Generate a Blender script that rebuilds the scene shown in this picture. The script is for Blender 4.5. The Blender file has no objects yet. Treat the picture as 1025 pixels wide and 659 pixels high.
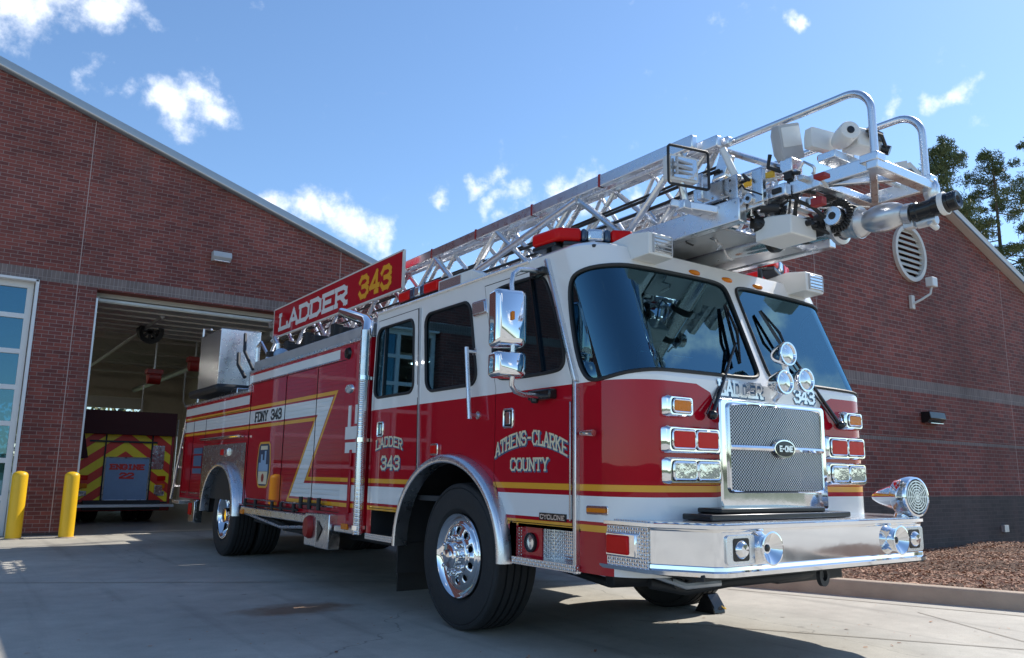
import bpy, bmesh, math, random
from mathutils import Vector, Matrix
from mathutils.geometry import delaunay_2d_cdt
PI = math.pi
random.seed(7)
SC = bpy.context.scene
COL = SC.collection

# ------------------------------------------------------------------ camera, sky, sun, exposure
cd = bpy.data.cameras.new('camera'); camo = bpy.data.objects.new('camera', cd); COL.objects.link(camo)
cd.sensor_width = 36; cd.lens = 27.95; cd.clip_start = 0.05; cd.clip_end = 3000
camo.matrix_world = Matrix(((0.8164, -0.1153, -0.5659, -4.4278), (-0.5774, -0.1399, -0.8044, -3.3029),
                            (0.0136, 0.9834, -0.1808, 1.1217), (0, 0, 0, 1)))
SC.camera = camo
SUN_EL, SUN_AZ = math.radians(44.5), math.radians(1.0)       # azimuth from +X towards +Y
SUN = Vector((math.cos(SUN_EL)*math.cos(SUN_AZ), math.cos(SUN_EL)*math.sin(SUN_AZ), math.sin(SUN_EL)))
SC.view_settings.view_transform = 'Standard'; SC.view_settings.look = 'None'
SC.view_settings.exposure = 0.66; SC.view_settings.gamma = 1
world = bpy.data.worlds.new('World'); SC.world = world; world.use_nodes = True
wt = world.node_tree; wn = wt.nodes; wl = wt.links; wn.clear()
w_out = wn.new('ShaderNodeOutputWorld'); w_bg = wn.new('ShaderNodeBackground'); w_bg.inputs[1].default_value = 0.132
sky = wn.new('ShaderNodeTexSky'); sky.sky_type = 'NISHITA'; sky.sun_disc = False
sky.sun_elevation = SUN_EL; sky.sun_rotation = PI/2-SUN_AZ
sky.air_density = 1.0; sky.dust_density = 0.3; sky.ozone_density = 2.2; sky.altitude = 200
w_tint = wn.new('ShaderNodeMix'); w_tint.data_type = 'RGBA'; w_tint.blend_type = 'MULTIPLY'; w_tint.inputs[0].default_value = 1; w_tint.inputs[7].default_value = (.75, .87, .95, 1); wl.new(sky.outputs[0], w_tint.inputs[6])
w_tc = wn.new('ShaderNodeTexCoord')
w_wn = wn.new('ShaderNodeTexNoise'); w_wn.inputs['Scale'].default_value = 9; w_wn.inputs['Detail'].default_value = 6
wl.new(w_tc.outputs['Generated'], w_wn.inputs['Vector'])
w_sub = wn.new('ShaderNodeVectorMath'); w_sub.operation = 'SUBTRACT'; w_sub.inputs[1].default_value = (.5, .5, .5)
wl.new(w_wn.outputs['Color'], w_sub.inputs[0])
w_sc = wn.new('ShaderNodeVectorMath'); w_sc.operation = 'SCALE'; w_sc.inputs['Scale'].default_value = 0.16
w_fl = wn.new('ShaderNodeVectorMath'); w_fl.operation = 'MULTIPLY'; w_fl.inputs[1].default_value = (1.25, 1.25, .55); wl.new(w_sub.outputs[0], w_fl.inputs[0]); wl.new(w_fl.outputs[0], w_sc.inputs[0])
w_add = wn.new('ShaderNodeVectorMath'); w_add.operation = 'ADD'
wl.new(w_tc.outputs['Generated'], w_add.inputs[0]); wl.new(w_sc.outputs[0], w_add.inputs[1])
# small fair-weather clouds: (direction, angular radius, strength)
CL = [((0.0, 0.885, 0.468), .065, 1), ((0.06, 0.88, 0.476), .06, 1), ((0.11, 0.876, 0.470), .035, .9), ((-.06, .87, .48), .07, 1),
      ((0.087, 0.906, 0.414), .038, 1), ((.105, .905, .408), .030, .9), ((.125, .903, .402), .028, .85), ((0.156, 0.900, 0.406), .035, .8), ((0.185, 0.897, 0.399), .045, 1), ((0.165, 0.899, 0.403), .04, .95),
      ((0.316, 0.896, 0.311), .050, 1), ((0.355, 0.885, 0.300), .055, 1), ((0.400, 0.870, 0.283), .042, .95), ((.28, .91, .30), .04, .8),
      ((0.453, 0.825, 0.338), .022, .95), ((0.505, 0.785, 0.352), .024, .9), ((0.530, 0.775, 0.342), .030, .85), ((0.565, 0.745, 0.342), .038, 1), ((0.59, 0.728, 0.338), .036, 1),
      ((0.61, 0.715, 0.34), .05, .9), ((.655, .675, .345), .022, .8), ((0.801, 0.432, 0.414), .022, .9), ((0.828, 0.385, 0.406), .032, 1),
      ((0.727, 0.480, 0.494), .016, .8), ((0.848, 0.335, 0.41), .02, .8), ((.87, .30, .38), .04, .8), ((.83, .50, .26), .07, .8),
      ((0.79, -0.30, 0.53), .05, 1), ((0.74, -0.36, 0.57), .06, 1), ((0.83, -0.33, 0.46), .07, 1), ((-.3, -.8, .5), .2, 1), ((-.8, -.35, .45), .14, 1), ((-.75, .3, .55), .12, .8),
      ((.2, -.9, .3), .18, 1), ((.55, -.7, .4), .1, .9), ((-.6, -.7, .2), .15, 1), ((-.95, .1, .2), .13, .9)]
prev = None
for (d, r, s) in CL:
    v = wn.new('ShaderNodeVectorMath'); v.operation = 'DISTANCE'; dv = Vector(d).normalized(); v.inputs[1].default_value = dv
    wl.new(w_add.outputs[0], v.inputs[0])
    m = wn.new('ShaderNodeMapRange'); m.inputs[1].default_value = r*.1; m.inputs[2].default_value = r*1.1
    m.inputs[3].default_value = s; m.inputs[4].default_value = 0
    wl.new(v.outputs['Value'], m.inputs[0])
    if prev is None: prev = m.outputs[0]
    else:
        x = wn.new('ShaderNodeMath'); x.operation = 'MAXIMUM'; wl.new(prev, x.inputs[0]); wl.new(m.outputs[0], x.inputs[1]); prev = x.outputs[0]
w_n2 = wn.new('ShaderNodeTexNoise'); w_n2.inputs['Scale'].default_value = 26; w_n2.inputs['Detail'].default_value = 9; w_n2.inputs['Roughness'].default_value = .62
wl.new(w_tc.outputs['Generated'], w_n2.inputs['Vector'])
w_m = wn.new('ShaderNodeMath'); w_m.operation = 'MULTIPLY_ADD'; w_m.inputs[1].default_value = 1.0
wl.new(prev, w_m.inputs[0])
w_m0 = wn.new('ShaderNodeMath'); w_m0.operation = 'MULTIPLY_ADD'; w_m0.inputs[1].default_value = 1.9; w_m0.inputs[2].default_value = -1.12
wl.new(w_n2.outputs['Fac'], w_m0.inputs[0]); wl.new(w_m0.outputs[0], w_m.inputs[2])
w_r = wn.new('ShaderNodeMapRange'); w_r.interpolation_type = 'SMOOTHSTEP'; w_r.inputs[1].default_value = .06; w_r.inputs[2].default_value = .95
w_r.inputs[4].default_value = .96
wl.new(w_m.outputs[0], w_r.inputs[0])
w_cc = wn.new('ShaderNodeMix'); w_cc.data_type = 'RGBA'; w_cc.inputs[6].default_value = (5.2, 5.7, 6.6, 1); w_cc.inputs[7].default_value = (7.4, 7.5, 7.6, 1)
wl.new(w_n2.outputs['Fac'], w_cc.inputs[0])
w_mix = wn.new('ShaderNodeMix'); w_mix.data_type = 'RGBA'
wl.new(w_r.outputs[0], w_mix.inputs[0]); wl.new(w_tint.outputs[2], w_mix.inputs[6]); wl.new(w_cc.outputs[2], w_mix.inputs[7])
wl.new(w_mix.outputs[2], w_bg.inputs[0]); wl.new(w_bg.outputs[0], w_out.inputs[0])
sd = bpy.data.lights.new('sun', 'SUN'); sd.energy = 3.5; sd.angle = math.radians(0.5); sd.color = (1, .95, .87)
so = bpy.data.objects.new('sun', sd); COL.objects.link(so); so.rotation_euler = SUN.to_track_quat('Z', 'Y').to_euler(); so.location = (20, 0, 30)
SC.render.engine = 'CYCLES'
SC.cycles.max_bounces = 8; SC.cycles.transparent_max_bounces = 12; SC.cycles.glossy_bounces = 5

# ------------------------------------------------------------------ materials
def newmat(n):
    m = bpy.data.materials.new(n); m.use_nodes = True
    return m, m.node_tree.nodes, m.node_tree.links, m.node_tree.nodes['Principled BSDF']
def simple(n, col, rough=.5, metal=0, coat=0, coatr=.03, var=0, vscale=8, rvar=0, bump=0, bscale=60, spec=.5):
    m, N, L, b = newmat(n)
    b.inputs['Base Color'].default_value = (*col, 1); b.inputs['Roughness'].default_value = rough; b.inputs['Metallic'].default_value = metal
    b.inputs['Coat Weight'].default_value = coat; b.inputs['Coat IOR'].default_value = 1.4; b.inputs['Coat Roughness'].default_value = coatr; b.inputs['Specular IOR Level'].default_value = spec
    if var or rvar or bump:
        tc = N.new('ShaderNodeTexCoord')
    if var or rvar:
        no = N.new('ShaderNodeTexNoise'); no.inputs['Scale'].default_value = vscale; no.inputs['Detail'].default_value = 5
        L.new(tc.outputs['Object'], no.inputs['Vector'])
    if var:
        mx = N.new('ShaderNodeMix'); mx.data_type = 'RGBA'
        mx.inputs[6].default_value = tuple(c*(1-var) for c in col)+(1,); mx.inputs[7].default_value = tuple(min(1, c*(1+var)) for c in col)+(1,)
        L.new(no.outputs['Fac'], mx.inputs[0]); L.new(mx.outputs[2], b.inputs['Base Color'])
    if rvar:
        mr = N.new('ShaderNodeMapRange'); mr.inputs[3].default_value = max(0.01, rough-rvar); mr.inputs[4].default_value = rough+rvar
        mr.inputs[1].default_value = .3; mr.inputs[2].default_value = .7
        L.new(no.outputs['Fac'], mr.inputs[0]); L.new(mr.outputs[0], b.inputs['Roughness'])
    if bump:
        n2 = N.new('ShaderNodeTexNoise'); n2.inputs['Scale'].default_value = bscale; n2.inputs['Detail'].default_value = 4
        L.new(tc.outputs['Object'], n2.inputs['Vector'])
        bp = N.new('ShaderNodeBump'); bp.inputs['Strength'].default_value = bump; bp.inputs['Distance'].default_value = .01
        L.new(n2.outputs['Fac'], bp.inputs['Height']); L.new(bp.outputs[0], b.inputs['Normal'])
    return m
M = {}
M['red'] = simple('red_paint', (.42, .002, .014), .45, coat=1, coatr=.015, var=.05, vscale=2, spec=.05)
M['white'] = simple('white_paint', (.80, .79, .77), .32, coat=1, coatr=.03, var=.02, vscale=2)
M['gold'] = simple('gold_stripe', (.80, .36, .015), .35, coat=.6)
M['chrome'] = simple('chrome', (.86, .86, .87), .06, 1, rvar=.03, vscale=5, bump=.05, bscale=3)
M['alu'] = simple('brushed_aluminium', (.76, .77, .79), .29, 1, rvar=.05, vscale=14, var=.06)
M['alu_dull'] = simple('dull_aluminium', (.60, .61, .62), .48, .85, rvar=.12, vscale=12, var=.12)
M['steel'] = simple('stainless', (.66, .66, .67), .22, 1, rvar=.08, vscale=18, bump=.04, bscale=20)
M['satin'] = simple('satin_casting', (.55, .56, .58), .34, .9, rvar=.05, vscale=5)
M['white_box'] = simple('white_enamel', (.72, .72, .70), .4, var=.04)
M['grey_box'] = simple('grey_enamel', (.42, .43, .45), .45, var=.06)
M['black'] = simple('black_rubber', (.014, .014, .015), .55, bump=.15, bscale=120)
M['black_gloss'] = simple('black_plastic', (.012, .012, .013), .25)
M['tyre'] = simple('tyre_rubber', (.020, .020, .021), .68, var=.35, vscale=9, bump=.3, bscale=70)
M['under'] = simple('chassis_black', (.018, .018, .019), .6, var=.4)
M['cabin'] = simple('cabin_trim', (.035, .036, .04), .7)
M['seat'] = simple('seat_cloth', (.05, .05, .055), .85)
M['amber'] = simple('amber_lens', (.72, .20, .006), .25, coat=.3, bump=.6, bscale=45, spec=.15)
M['redlens'] = simple('red_lens', (.62, .006, .005), .3, coat=.3, bump=.25, bscale=18, spec=.1)
M['clearlens'] = simple('clear_lens', (.70, .72, .74), .08, .85, bump=.30, bscale=9)
M['navy'] = simple('navy_lens', (.02, .05, .10), .15, coat=1)
M['yellow'] = simple('yellow_paint', (.78, .47, .012), .42, var=.08, bump=.1, bscale=25)
M['ladyellow'] = simple('yellow_webbing', (.72, .42, .03), .6)
M['trim'] = simple('roof_trim_metal', (.30, .36, .42), .4, .3)
M['cream'] = simple('cream_trim', (.62, .59, .54), .55)
M['doorframe'] = simple('white_door_frame', (.68, .69, .70), .45)
M['kerbc'] = simple('kerb_concrete', (.42, .33, .25), .85, var=.25, vscale=5, bump=.3, bscale=50)
M['redobj'] = simple('red_enamel', (.30, .015, .012), .4)
M['beige'] = simple('beige_block_wall', (.58, .52, .42), .8, var=.1, bump=.2, bscale=20)
M['deck'] = simple('ceiling_deck', (.50, .48, .42), .7)
M['bluepanel'] = simple('blue_grey_panel', (.22, .33, .50), .45, var=.1)
M['maroon'] = simple('maroon_cover', (.05, .008, .010), .8)
M['chevred'] = simple('reflective_red', (.68, .03, .015), .4)
M['chevyel'] = simple('reflective_yellow', (.90, .68, .02), .4)
M['darkblue'] = simple('navy_vinyl', (.03, .045, .09), .6)
M['ltblue'] = simple('light_blue_print', (.25, .38, .55), .4)
M['blackletter'] = simple('black_letters', (.02, .02, .02), .4)
M['cream_letter'] = simple('gold_leaf_letters', (.74, .66, .46), .35, coat=.5)
M['navyshade'] = simple('letter_shade', (.05, .12, .22), .4)
M['bark'] = simple('pine_bark', (.11, .075, .05), .9, var=.3, bump=.5, bscale=15)

def m_glass():
    m, N, L, b = newmat('tinted_glass'); N.remove(b)
    out = N['Material Output']
    tr = N.new('ShaderNodeBsdfTransparent'); tr.inputs[0].default_value = (.12, .30, .42, 1)
    gl = N.new('ShaderNodeBsdfGlossy'); gl.inputs['Roughness'].default_value = .015; gl.inputs[0].default_value = (.42, .80, 1, 1)
    fr = N.new('ShaderNodeFresnel'); fr.inputs[0].default_value = 2.6
    mx = N.new('ShaderNodeMixShader')
    L.new(fr.outputs[0], mx.inputs[0]); L.new(tr.outputs[0], mx.inputs[1]); L.new(gl.outputs[0], mx.inputs[2]); L.new(mx.outputs[0], out.inputs[0])
    return m
M['glass'] = m_glass()
def m_darkglass():
    m = simple('dark_glass', (.01, .02, .03), .03, 0, coat=1, coatr=.01); return m
M['pane'] = m_darkglass()

def m_diamond(n='diamond_plate', sc=26):
    m, N, L, b = newmat(n)
    b.inputs['Metallic'].default_value = 1; b.inputs['Base Color'].default_value = (.74, .75, .77, 1); b.inputs['Roughness'].default_value = .22
    tc = N.new('ShaderNodeTexCoord'); sx = N.new('ShaderNodeSeparateXYZ'); L.new(tc.outputs['Object'], sx.inputs[0])
    def mt(op, a, b_=None, c=None):
        x = N.new('ShaderNodeMath'); x.operation = op
        for i, v in enumerate((a, b_, c)):
            if v is None: continue
            if isinstance(v, (int, float)): x.inputs[i].default_value = v
            else: L.new(v, x.inputs[i])
        return x.outputs[0]
    h1 = mt('ADD', sx.outputs[0], sx.outputs[1])
    p = mt('MULTIPLY', mt('ADD', h1, mt('MULTIPLY', sx.outputs[2], 1.0)), sc*PI)
    q = mt('MULTIPLY', mt('SUBTRACT', h1, mt('MULTIPLY', sx.outputs[2], 1.0)), sc*PI)
    s1 = mt('ABSOLUTE', mt('SINE', p)); s2 = mt('ABSOLUTE', mt('SINE', q))
    a = mt('SUBTRACT', s1, mt('MULTIPLY', s2, .75)); c_ = mt('SUBTRACT', s2, mt('MULTIPLY', s1, .75))
    hh = mt('MAXIMUM', a, c_); hh = mt('MAXIMUM', mt('SUBTRACT', hh, .45), 0)
    bp = N.new('ShaderNodeBump'); bp.inputs['Strength'].default_value = 1; bp.inputs['Distance'].default_value = .006
    L.new(hh, bp.inputs['Height']); L.new(bp.outputs[0], b.inputs['Normal'])
    return m
M['diamond'] = m_diamond()
def m_mesh_grille():
    m, N, L, b = newmat('perforated_steel')
    b.inputs['Metallic'].default_value = .9; b.inputs['Roughness'].default_value = .3
    tc = N.new('ShaderNodeTexCoord'); mp = N.new('ShaderNodeMapping'); mp.inputs['Rotation'].default_value = (0, 0, 0)
    L.new(tc.outputs['Object'], mp.inputs[0]); sx = N.new('ShaderNodeSeparateXYZ'); L.new(mp.outputs[0], sx.inputs[0])
    def mt(op, a, b_=None):
        x = N.new('ShaderNodeMath'); x.operation = op
        for i, v in enumerate((a, b_)):
            if v is None: continue
            if isinstance(v, (int, float)): x.inputs[i].default_value = v
            else: L.new(v, x.inputs[i])
        return x.outputs[0]
    k = PI/.011
    a = mt('MULTIPLY', mt('SINE', mt('MULTIPLY', sx.outputs[0], k)), mt('SINE', mt('MULTIPLY', sx.outputs[2], k)))
    r = N.new('ShaderNodeMapRange'); r.inputs[1].default_value = -.35; r.inputs[2].default_value = .35
    L.new(a, r.inputs[0])
    mx = N.new('ShaderNodeMix'); mx.data_type = 'RGBA'; mx.inputs[6].default_value = (.50, .50, .52, 1); mx.inputs[7].default_value = (.02, .02, .025, 1)
    L.new(r.outputs[0], mx.inputs[0]); L.new(mx.outputs[2], b.inputs['Base Color'])
    bp = N.new('ShaderNodeBump'); bp.inputs['Strength'].default_value = .6; bp.inputs['Distance'].default_value = -.004
    L.new(r.outputs[0], bp.inputs['Height']); L.new(bp.outputs[0], b.inputs['Normal'])
    return m
M['grille'] = m_mesh_grille()
def m_slats(n, col):
    m, N, L, b = newmat(n)
    b.inputs['Base Color'].default_value = (*col, 1); b.inputs['Roughness'].default_value = .4; b.inputs['Coat Weight'].default_value = .8; b.inputs['Specular IOR Level'].default_value = .1
    tc = N.new('ShaderNodeTexCoord'); sx = N.new('ShaderNodeSeparateXYZ'); L.new(tc.outputs['Object'], sx.inputs[0])
    x = N.new('ShaderNodeMath'); x.operation = 'MULTIPLY'; x.inputs[1].default_value = PI/.05; L.new(sx.outputs[2], x.inputs[0])
    y = N.new('ShaderNodeMath'); y.operation = 'SINE'; L.new(x.outputs[0], y.inputs[0])
    z = N.new('ShaderNodeMath'); z.operation = 'ABSOLUTE'; L.new(y.outputs[0], z.inputs[0])
    p = N.new('ShaderNodeMath'); p.operation = 'POWER'; p.inputs[1].default_value = .35; L.new(z.outputs[0], p.inputs[0])
    bp = N.new('ShaderNodeBump'); bp.inputs['Strength'].default_value = .8; bp.inputs['Distance'].default_value = .008
    L.new(p.outputs[0], bp.inputs['Height']); L.new(bp.outputs[0], b.inputs['Normal'])
    return m
M['red_s'] = m_slats('red_slats', (.42, .002, .014)); M['white_s'] = m_slats('white_slats', (.74, .74, .73)); M['gold_s'] = m_slats('gold_slats', (.80, .36, .015))
M['alu_s'] = m_slats('grey_slats', (.35, .36, .37))

def m_brick(n, c1, c2, mortar, soldier=False):
    m, N, L, b = newmat(n)
    b.inputs['Roughness'].default_value = .85
    g = N.new('ShaderNodeNewGeometry'); sx = N.new('ShaderNodeSeparateXYZ'); L.new(g.outputs['Position'], sx.inputs[0])
    ad = N.new('ShaderNodeMath'); ad.operation = 'ADD'; L.new(sx.outputs[0], ad.inputs[0]); L.new(sx.outputs[1], ad.inputs[1])
    cb = N.new('ShaderNodeCombineXYZ')
    if soldier: L.new(sx.outputs[2], cb.inputs[0]); L.new(ad.outputs[0], cb.inputs[1])
    else: L.new(ad.outputs[0], cb.inputs[0]); L.new(sx.outputs[2], cb.inputs[1])
    br = N.new('ShaderNodeTexBrick'); br.inputs['Scale'].default_value = 1; br.inputs['Brick Width'].default_value = .203; br.inputs['Row Height'].default_value = .0677
    br.inputs['Mortar Size'].default_value = .0052; br.inputs['Mortar Smooth'].default_value = .25; br.inputs['Bias'].default_value = -.15
    if soldier: br.offset = 0
    br.inputs['Color1'].default_value = (*c1, 1); br.inputs['Color2'].default_value = (*c2, 1); br.inputs['Mortar'].default_value = (*mortar, 1)
    L.new(cb.outputs[0], br.inputs['Vector'])
    no = N.new('ShaderNodeTexNoise'); no.inputs['Scale'].default_value = .7; no.inputs['Detail'].default_value = 7; no.inputs['Roughness'].default_value = .65; L.new(g.outputs['Position'], no.inputs['Vector'])
    mr = N.new('ShaderNodeMapRange'); mr.inputs[1].default_value = .3; mr.inputs[2].default_value = .7; mr.inputs[3].default_value = .66; mr.inputs[4].default_value = 1.28; L.new(no.outputs['Fac'], mr.inputs[0])
    vm = N.new('ShaderNodeVectorMath'); vm.operation = 'SCALE'; L.new(br.outputs['Color'], vm.inputs[0]); L.new(mr.outputs[0], vm.inputs['Scale'])
    # splashed dirt and weather streaks with their own ragged shapes
    ms = N.new('ShaderNodeMapping'); ms.inputs['Scale'].default_value = (2.2, 2.2, .16); L.new(g.outputs['Position'], ms.inputs[0])
    ns = N.new('ShaderNodeTexNoise'); ns.inputs['Scale'].default_value = 1.1; ns.inputs['Detail'].default_value = 7; L.new(ms.outputs[0], ns.inputs['Vector'])
    rs_ = N.new('ShaderNodeMapRange'); rs_.inputs[1].default_value = .54; rs_.inputs[2].default_value = .74; rs_.inputs[4].default_value = .42; L.new(ns.outputs['Fac'], rs_.inputs[0])
    ml = N.new('ShaderNodeMix'); ml.data_type = 'RGBA'; L.new(rs_.outputs[0], ml.inputs[0]); L.new(vm.outputs[0], ml.inputs[6]); ml.inputs[7].default_value = (.13, .085, .075, 1)
    L.new(ml.outputs[2], b.inputs['Base Color'])
    n3 = N.new('ShaderNodeTexNoise'); n3.inputs['Scale'].default_value = 60; L.new(g.outputs['Position'], n3.inputs['Vector'])
    s2 = N.new('ShaderNodeMath'); s2.operation = 'MULTIPLY_ADD'; s2.inputs[1].default_value = -1; L.new(br.outputs['Fac'], s2.inputs[0])
    s3 = N.new('ShaderNodeMath'); s3.operation = 'MULTIPLY'; s3.inputs[1].default_value = .3; L.new(n3.outputs['Fac'], s3.inputs[0]); L.new(s3.outputs[0], s2.inputs[2])
    bp = N.new('ShaderNodeBump'); bp.inputs['Strength'].default_value = .7; bp.inputs['Distance'].default_value = .008
    L.new(s2.outputs[0], bp.inputs['Height']); L.new(bp.outputs[0], b.inputs['Normal'])
    return m
M['brick'] = m_brick('red_brick', (.235, .060, .045), (.115, .033, .030), (.27, .195, .175))
M['soldier'] = m_brick('soldier_brick', (.17, .13, .12), (.22, .17, .155), (.30, .25, .23), True)
M['darkbrick'] = m_brick('dark_brick', (.080, .064, .060), (.055, .046, .044), (.12, .095, .088))
M['joint'] = simple('sealant_joint', (.42, .33, .30), .8)

def m_concrete():
    m, N, L, b = newmat('concrete')
    g = N.new('ShaderNodeNewGeometry')
    def noise(s, d=6, r=.6):
        n = N.new('ShaderNodeTexNoise'); n.inputs['Scale'].default_value = s; n.inputs['Detail'].default_value = d; n.inputs['Roughness'].default_value = r
        L.new(g.outputs['Position'], n.inputs['Vector']); return n.outputs['Fac']
    def ramp(src, a, b_, c, d):
        r = N.new('ShaderNodeMapRange'); r.inputs[1].default_value = a; r.inputs[2].default_value = b_; r.inputs[3].default_value = c; r.inputs[4].default_value = d
        L.new(src, r.inputs[0]); return r.outputs[0]
    def mul(a, c):
        x = N.new('ShaderNodeMath'); x.operation = 'MULTIPLY'; L.new(a, x.inputs[0]); L.new(c, x.inputs[1]); return x.outputs[0]
    w_ = N.new('ShaderNodeTexNoise'); w_.inputs['Scale'].default_value = 1.3; w_.inputs['Detail'].default_value = 5; L.new(g.outputs['Position'], w_.inputs['Vector'])
    wa = N.new('ShaderNodeVectorMath'); wa.operation = 'MULTIPLY_ADD'; wa.inputs[1].default_value = (.9, .9, .9); L.new(w_.outputs['Color'], wa.inputs[0]); L.new(g.outputs['Position'], wa.inputs[2])
    ve = N.new('ShaderNodeTexVoronoi'); ve.feature = 'DISTANCE_TO_EDGE'; ve.inputs['Scale'].default_value = .16; L.new(wa.outputs[0], ve.inputs['Vector'])
    crk = ramp(ve.outputs['Distance'], .0, .0016, .55, 1)
    f = mul(mul(mul(crk, ramp(noise(.45), .3, .7, .72, 1.13)), ramp(noise(3.2, 8, .7), .3, .7, .84, 1.1)), ramp(noise(90, 2), .3, .7, .9, 1.08))
    vo = N.new('ShaderNodeTexVoronoi'); vo.inputs['Scale'].default_value = 1.7; L.new(g.outputs['Position'], vo.inputs['Vector'])
    f = mul(f, ramp(vo.outputs['Distance'], .015, .07, .5, 1))
    vo2 = N.new('ShaderNodeTexVoronoi'); vo2.inputs['Scale'].default_value = 7; L.new(g.outputs['Position'], vo2.inputs['Vector'])
    f = mul(f, ramp(vo2.outputs['Distance'], .02, .06, .75, 1))
    mt_ = N.new('ShaderNodeMapping'); mt_.inputs['Scale'].default_value = (2.2, .10, 1); L.new(g.outputs['Position'], mt_.inputs[0])
    nt = N.new('ShaderNodeTexNoise'); nt.inputs['Scale'].default_value = 1.6; nt.inputs['Detail'].default_value = 6; L.new(mt_.outputs[0], nt.inputs['Vector'])
    f = mul(f, ramp(nt.outputs['Fac'], .56, .68, 1, .80))
    vm = N.new('ShaderNodeVectorMath'); vm.operation = 'SCALE'; vm.inputs[0].default_value = (.465, .435, .372); L.new(f, vm.inputs['Scale'])
    # rusty oil stain and small brown smears
    st = N.new('ShaderNodeVectorMath'); st.operation = 'DISTANCE'; st.inputs[1].default_value = (-2.24, 3.05, 0)
    mp = N.new('ShaderNodeMapping'); mp.inputs['Rotation'].default_value = (0, 0, .55); mp.vector_type = 'POINT'
    sb = N.new('ShaderNodeVectorMath'); sb.operation = 'SUBTRACT'; sb.inputs[1].default_value = (-1.86, 3.38, 0); L.new(g.outputs['Position'], sb.inputs[0]); L.new(sb.outputs[0], mp.inputs[0])
    mp.inputs['Scale'].default_value = (.85, 1.5, 1)
    ln = N.new('ShaderNodeVectorMath'); ln.operation = 'LENGTH'; L.new(mp.outputs[0], ln.inputs[0])
    ad = N.new('ShaderNodeMath'); ad.operation = 'MULTIPLY_ADD'; ad.inputs[1].default_value = .55; L.new(noise(5, 6), ad.inputs[0]); L.new(ln.outputs['Value'], ad.inputs[2])
    sr = ramp(ad.outputs[0], .50, .78, .9, 0)
    mx = N.new('ShaderNodeMix'); mx.data_type = 'RGBA'; L.new(sr, mx.inputs[0]); L.new(vm.outputs[0], mx.inputs[6]); mx.inputs[7].default_value = (.20, .12, .07, 1)
    sm = ramp(noise(.8, 9, .75), .64, .72, 0, .35)
    m2 = N.new('ShaderNodeMix'); m2.data_type = 'RGBA'; L.new(sm, m2.inputs[0]); L.new(mx.outputs[2], m2.inputs[6]); m2.inputs[7].default_value = (.30, .24, .17, 1)
    L.new(m2.outputs[2], b.inputs['Base Color']); b.inputs['Roughness'].default_value = .75
    L.new(ramp(noise(1.5), .3, .7, .55, .85), b.inputs['Roughness'])
    bp = N.new('ShaderNodeBump'); bp.inputs['Strength'].default_value = .25; bp.inputs['Distance'].default_value = .005
    L.new(noise(160, 3), bp.inputs['Height']); L.new(bp.outputs[0], b.inputs['Normal'])
    return m
M['concrete'] = m_concrete()
M['garfloor'] = simple('sealed_floor', (.22, .21, .19), .35, var=.15, vscale=1.5)
M['jointdark'] = simple('slab_joint', (.27, .235, .19), .9)
M['reflection_hill'] = simple('reflection_hills_green', (.05, .065, .03), .95, var=.4, vscale=.2)
M['grass'] = simple('rough_grass', (.07, .09, .035), .9, var=.3, vscale=.6)
M['mulchbase'] = simple('mulch_soil', (.10, .055, .035), .95, var=.5, vscale=40, bump=1, bscale=60)
def m_random(n, c1, c2, rough=.8, trans=0):
    m, N, L, b = newmat(n)
    g = N.new('ShaderNodeNewGeometry'); mx = N.new('ShaderNodeMix'); mx.data_type = 'RGBA'
    mx.inputs[6].default_value = (*c1, 1); mx.inputs[7].default_value = (*c2, 1); L.new(g.outputs['Random Per Island'], mx.inputs[0])
    L.new(mx.outputs[2], b.inputs['Base Color']); b.inputs['Roughness'].default_value = rough
    return m
M['mulch'] = m_random('mulch_chips', (.20, .085, .05), (.58, .34, .22), .85)
M['needles'] = m_random('pine_needles', (.040, .066, .020), (.15, .16, .055), .6)

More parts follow.
